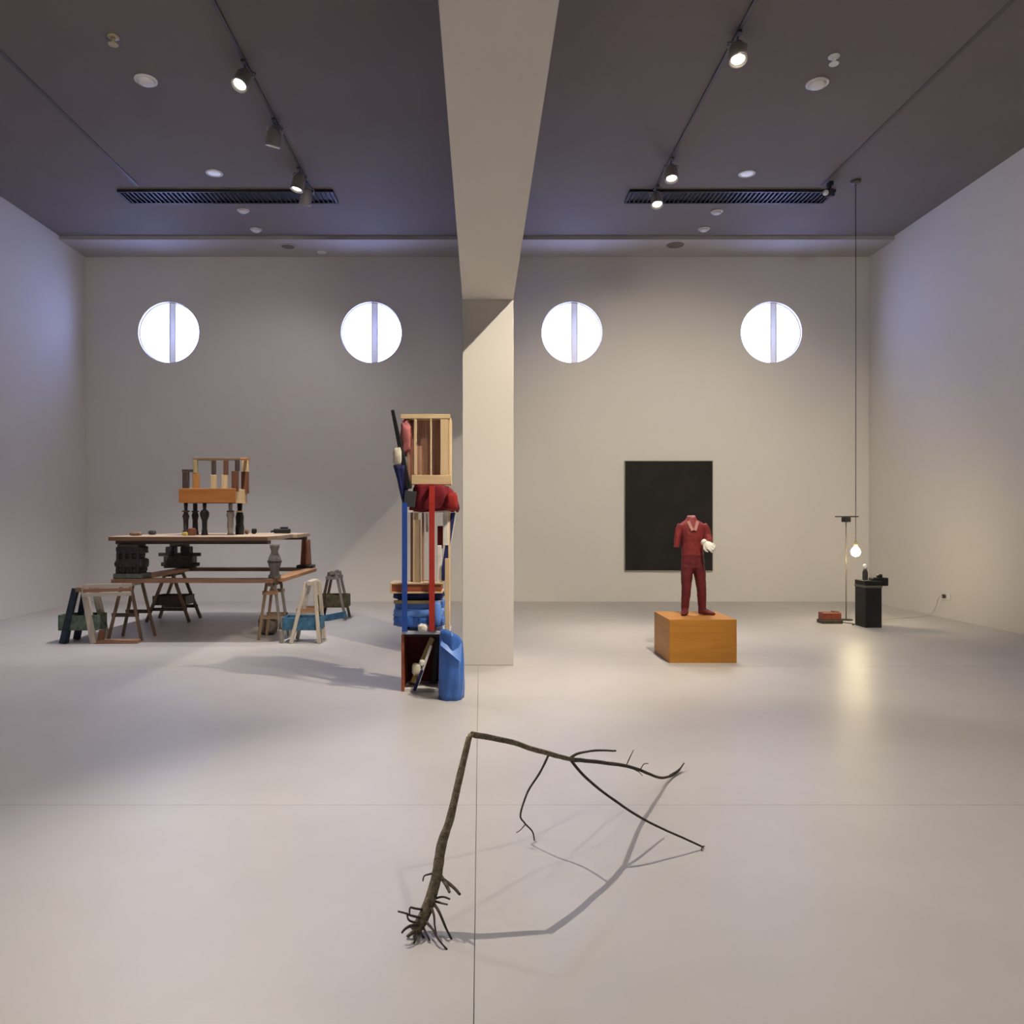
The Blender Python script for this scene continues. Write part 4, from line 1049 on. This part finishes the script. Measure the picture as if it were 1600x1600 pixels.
# hanging bulb
BXp, BYp, BZp = ux(1337, 11.6), 11.6, vz(862, 11.6)
t = thing('hanging_bulb', (BXp, BYp, BZp), 'glowing bare bulb hanging on a long thin cable from the ceiling', 'bulb')
MB().tube([(BXp, BYp, HC - 0.02), (BXp + 0.002, BYp, 4.0), (BXp, BYp, BZp + 0.14)], 0.0055, 8).build('cable', M_BLACK, t)
MB().lathe((BXp, BYp, HC), [(0.075, 0), (0.072, -0.035), (0.03, -0.05), (0.012, -0.055)], 20).build('ceiling_rose', M_TRACK, t)
MB().lathe((BXp, BYp, BZp), [(0.026, 0.065), (0.028, 0.12), (0.022, 0.145), (0.008, 0.155)], 18).build('lamp_holder', M_BRASS, t)
MB().lathe((BXp, BYp, BZp), [(0.0001, -0.072), (0.03, -0.066), (0.054, -0.045), (0.066, -0.012), (0.064, 0.018), (0.046, 0.048), (0.028, 0.068)], 24).build('glass_bulb', emit('glowing_bulb', (1.0, 0.82, 0.48), 200.0), t)

# thin stand with black plate
SXp, SYp = ux(1322, 12.1), 12.1
t = thing('thin_stand', (SXp, SYp, 0), 'thin metal stand topped by a flat black plate, left of the pedestal', 'stand')
M_THIN = paint('thin_brown_metal', (0.22, 0.18, 0.14), 0.4, metal=0.5)
MB().tube([(SXp, SYp, 0.012), (SXp, SYp, 1.545)], 0.008, 10).build('pole', M_THIN, t)
MB().lathe((SXp, SYp, 0), [(0.10, 0), (0.10, 0.008), (0.095, 0.012), (0.02, 0.016)], 24).build('foot_plate', M_BLACK, t)
MB().box((SXp, SYp, 1.580), (0.11, 0.10, 0.075), bev=0.008).build('clamp', M_BLACK, t)
MB().box((SXp + 0.01, SYp, 1.6275), (0.285, 0.20, 0.018), bev=0.004).build('plate', M_BLACK, t)

# red-brown unit on the floor
x0, x1, Yr = ux(1282, 11.75), ux(1311, 11.75), 11.75
t = thing('red_brown_unit', ((x0 + x1) / 2, Yr, 0), 'low red-brown box on a dark base, on the floor left of the thin stand', 'box')
MB().box(((x0 + x1) / 2, Yr, 0.0275), (x1 - x0 + 0.03, 0.20, 0.055), bev=0.006).build('base', M_DKG, t)
MB().box(((x0 + x1) / 2, Yr, 0.11), (x1 - x0, 0.17, 0.11), bev=0.008).build('case', paint('oxide_red_case', (0.23, 0.055, 0.03), 0.5, 0.2, 12), t)
MB().box(((x0 + x1) / 2 + 0.08, Yr, 0.175), (0.09, 0.10, 0.022), bev=0.004).build('terminal', M_BRW, t)
MB().tube(smooth_path([(x1 + 0.015, Yr, 0.03), (x1 + 0.08, Yr - 0.03, 0.008), (x1 + 0.16, Yr - 0.12, 0.006), (NX0 - 0.06, 11.50, 0.006), (NX0 - 0.012, 11.47, 0.03)], 6), 0.006, 8).build('black_wire', M_BLACK, label='short black wire on the floor from red-brown box to pedestal', cat='wire')

# wall socket with plug and pale cable
SY_ = 12.30; SZ_ = vz(932, SY_)
t = thing('wall_socket', (XR, SY_, SZ_), 'white wall socket with a dark plug low on the right wall', 'socket')
MB().box((XR - 0.006, SY_, SZ_), (0.012, 0.20, 0.11), bev=0.003).build('plate', M_WHPL, t)
MB().box((XR - 0.032, SY_ + 0.03, SZ_), (0.045, 0.055, 0.055), bev=0.008).build('plug', M_DKG, t)
pts = [(XR - 0.055, SY_ + 0.03, SZ_), (XR - 0.085, SY_ + 0.08, SZ_ - 0.03), (XR - 0.05, SY_ + 0.22, 0.16), (XR - 0.08, SY_ + 0.30, 0.03), (XR - 0.2, SY_ + 0.25, 0.009), (6.9, 12.35, 0.007), (6.4, 12.15, 0.007), (NX1 + 0.15, 11.75, 0.007), (NX1 + 0.012, 11.56, 0.02)]
MB().tube(smooth_path(pts, 8), 0.007, 8).build('power_cable', paint('pale_cable', (0.62, 0.58, 0.50), 0.5), label='pale cable drooping from the wall socket across the floor to the pedestal', cat='cable')
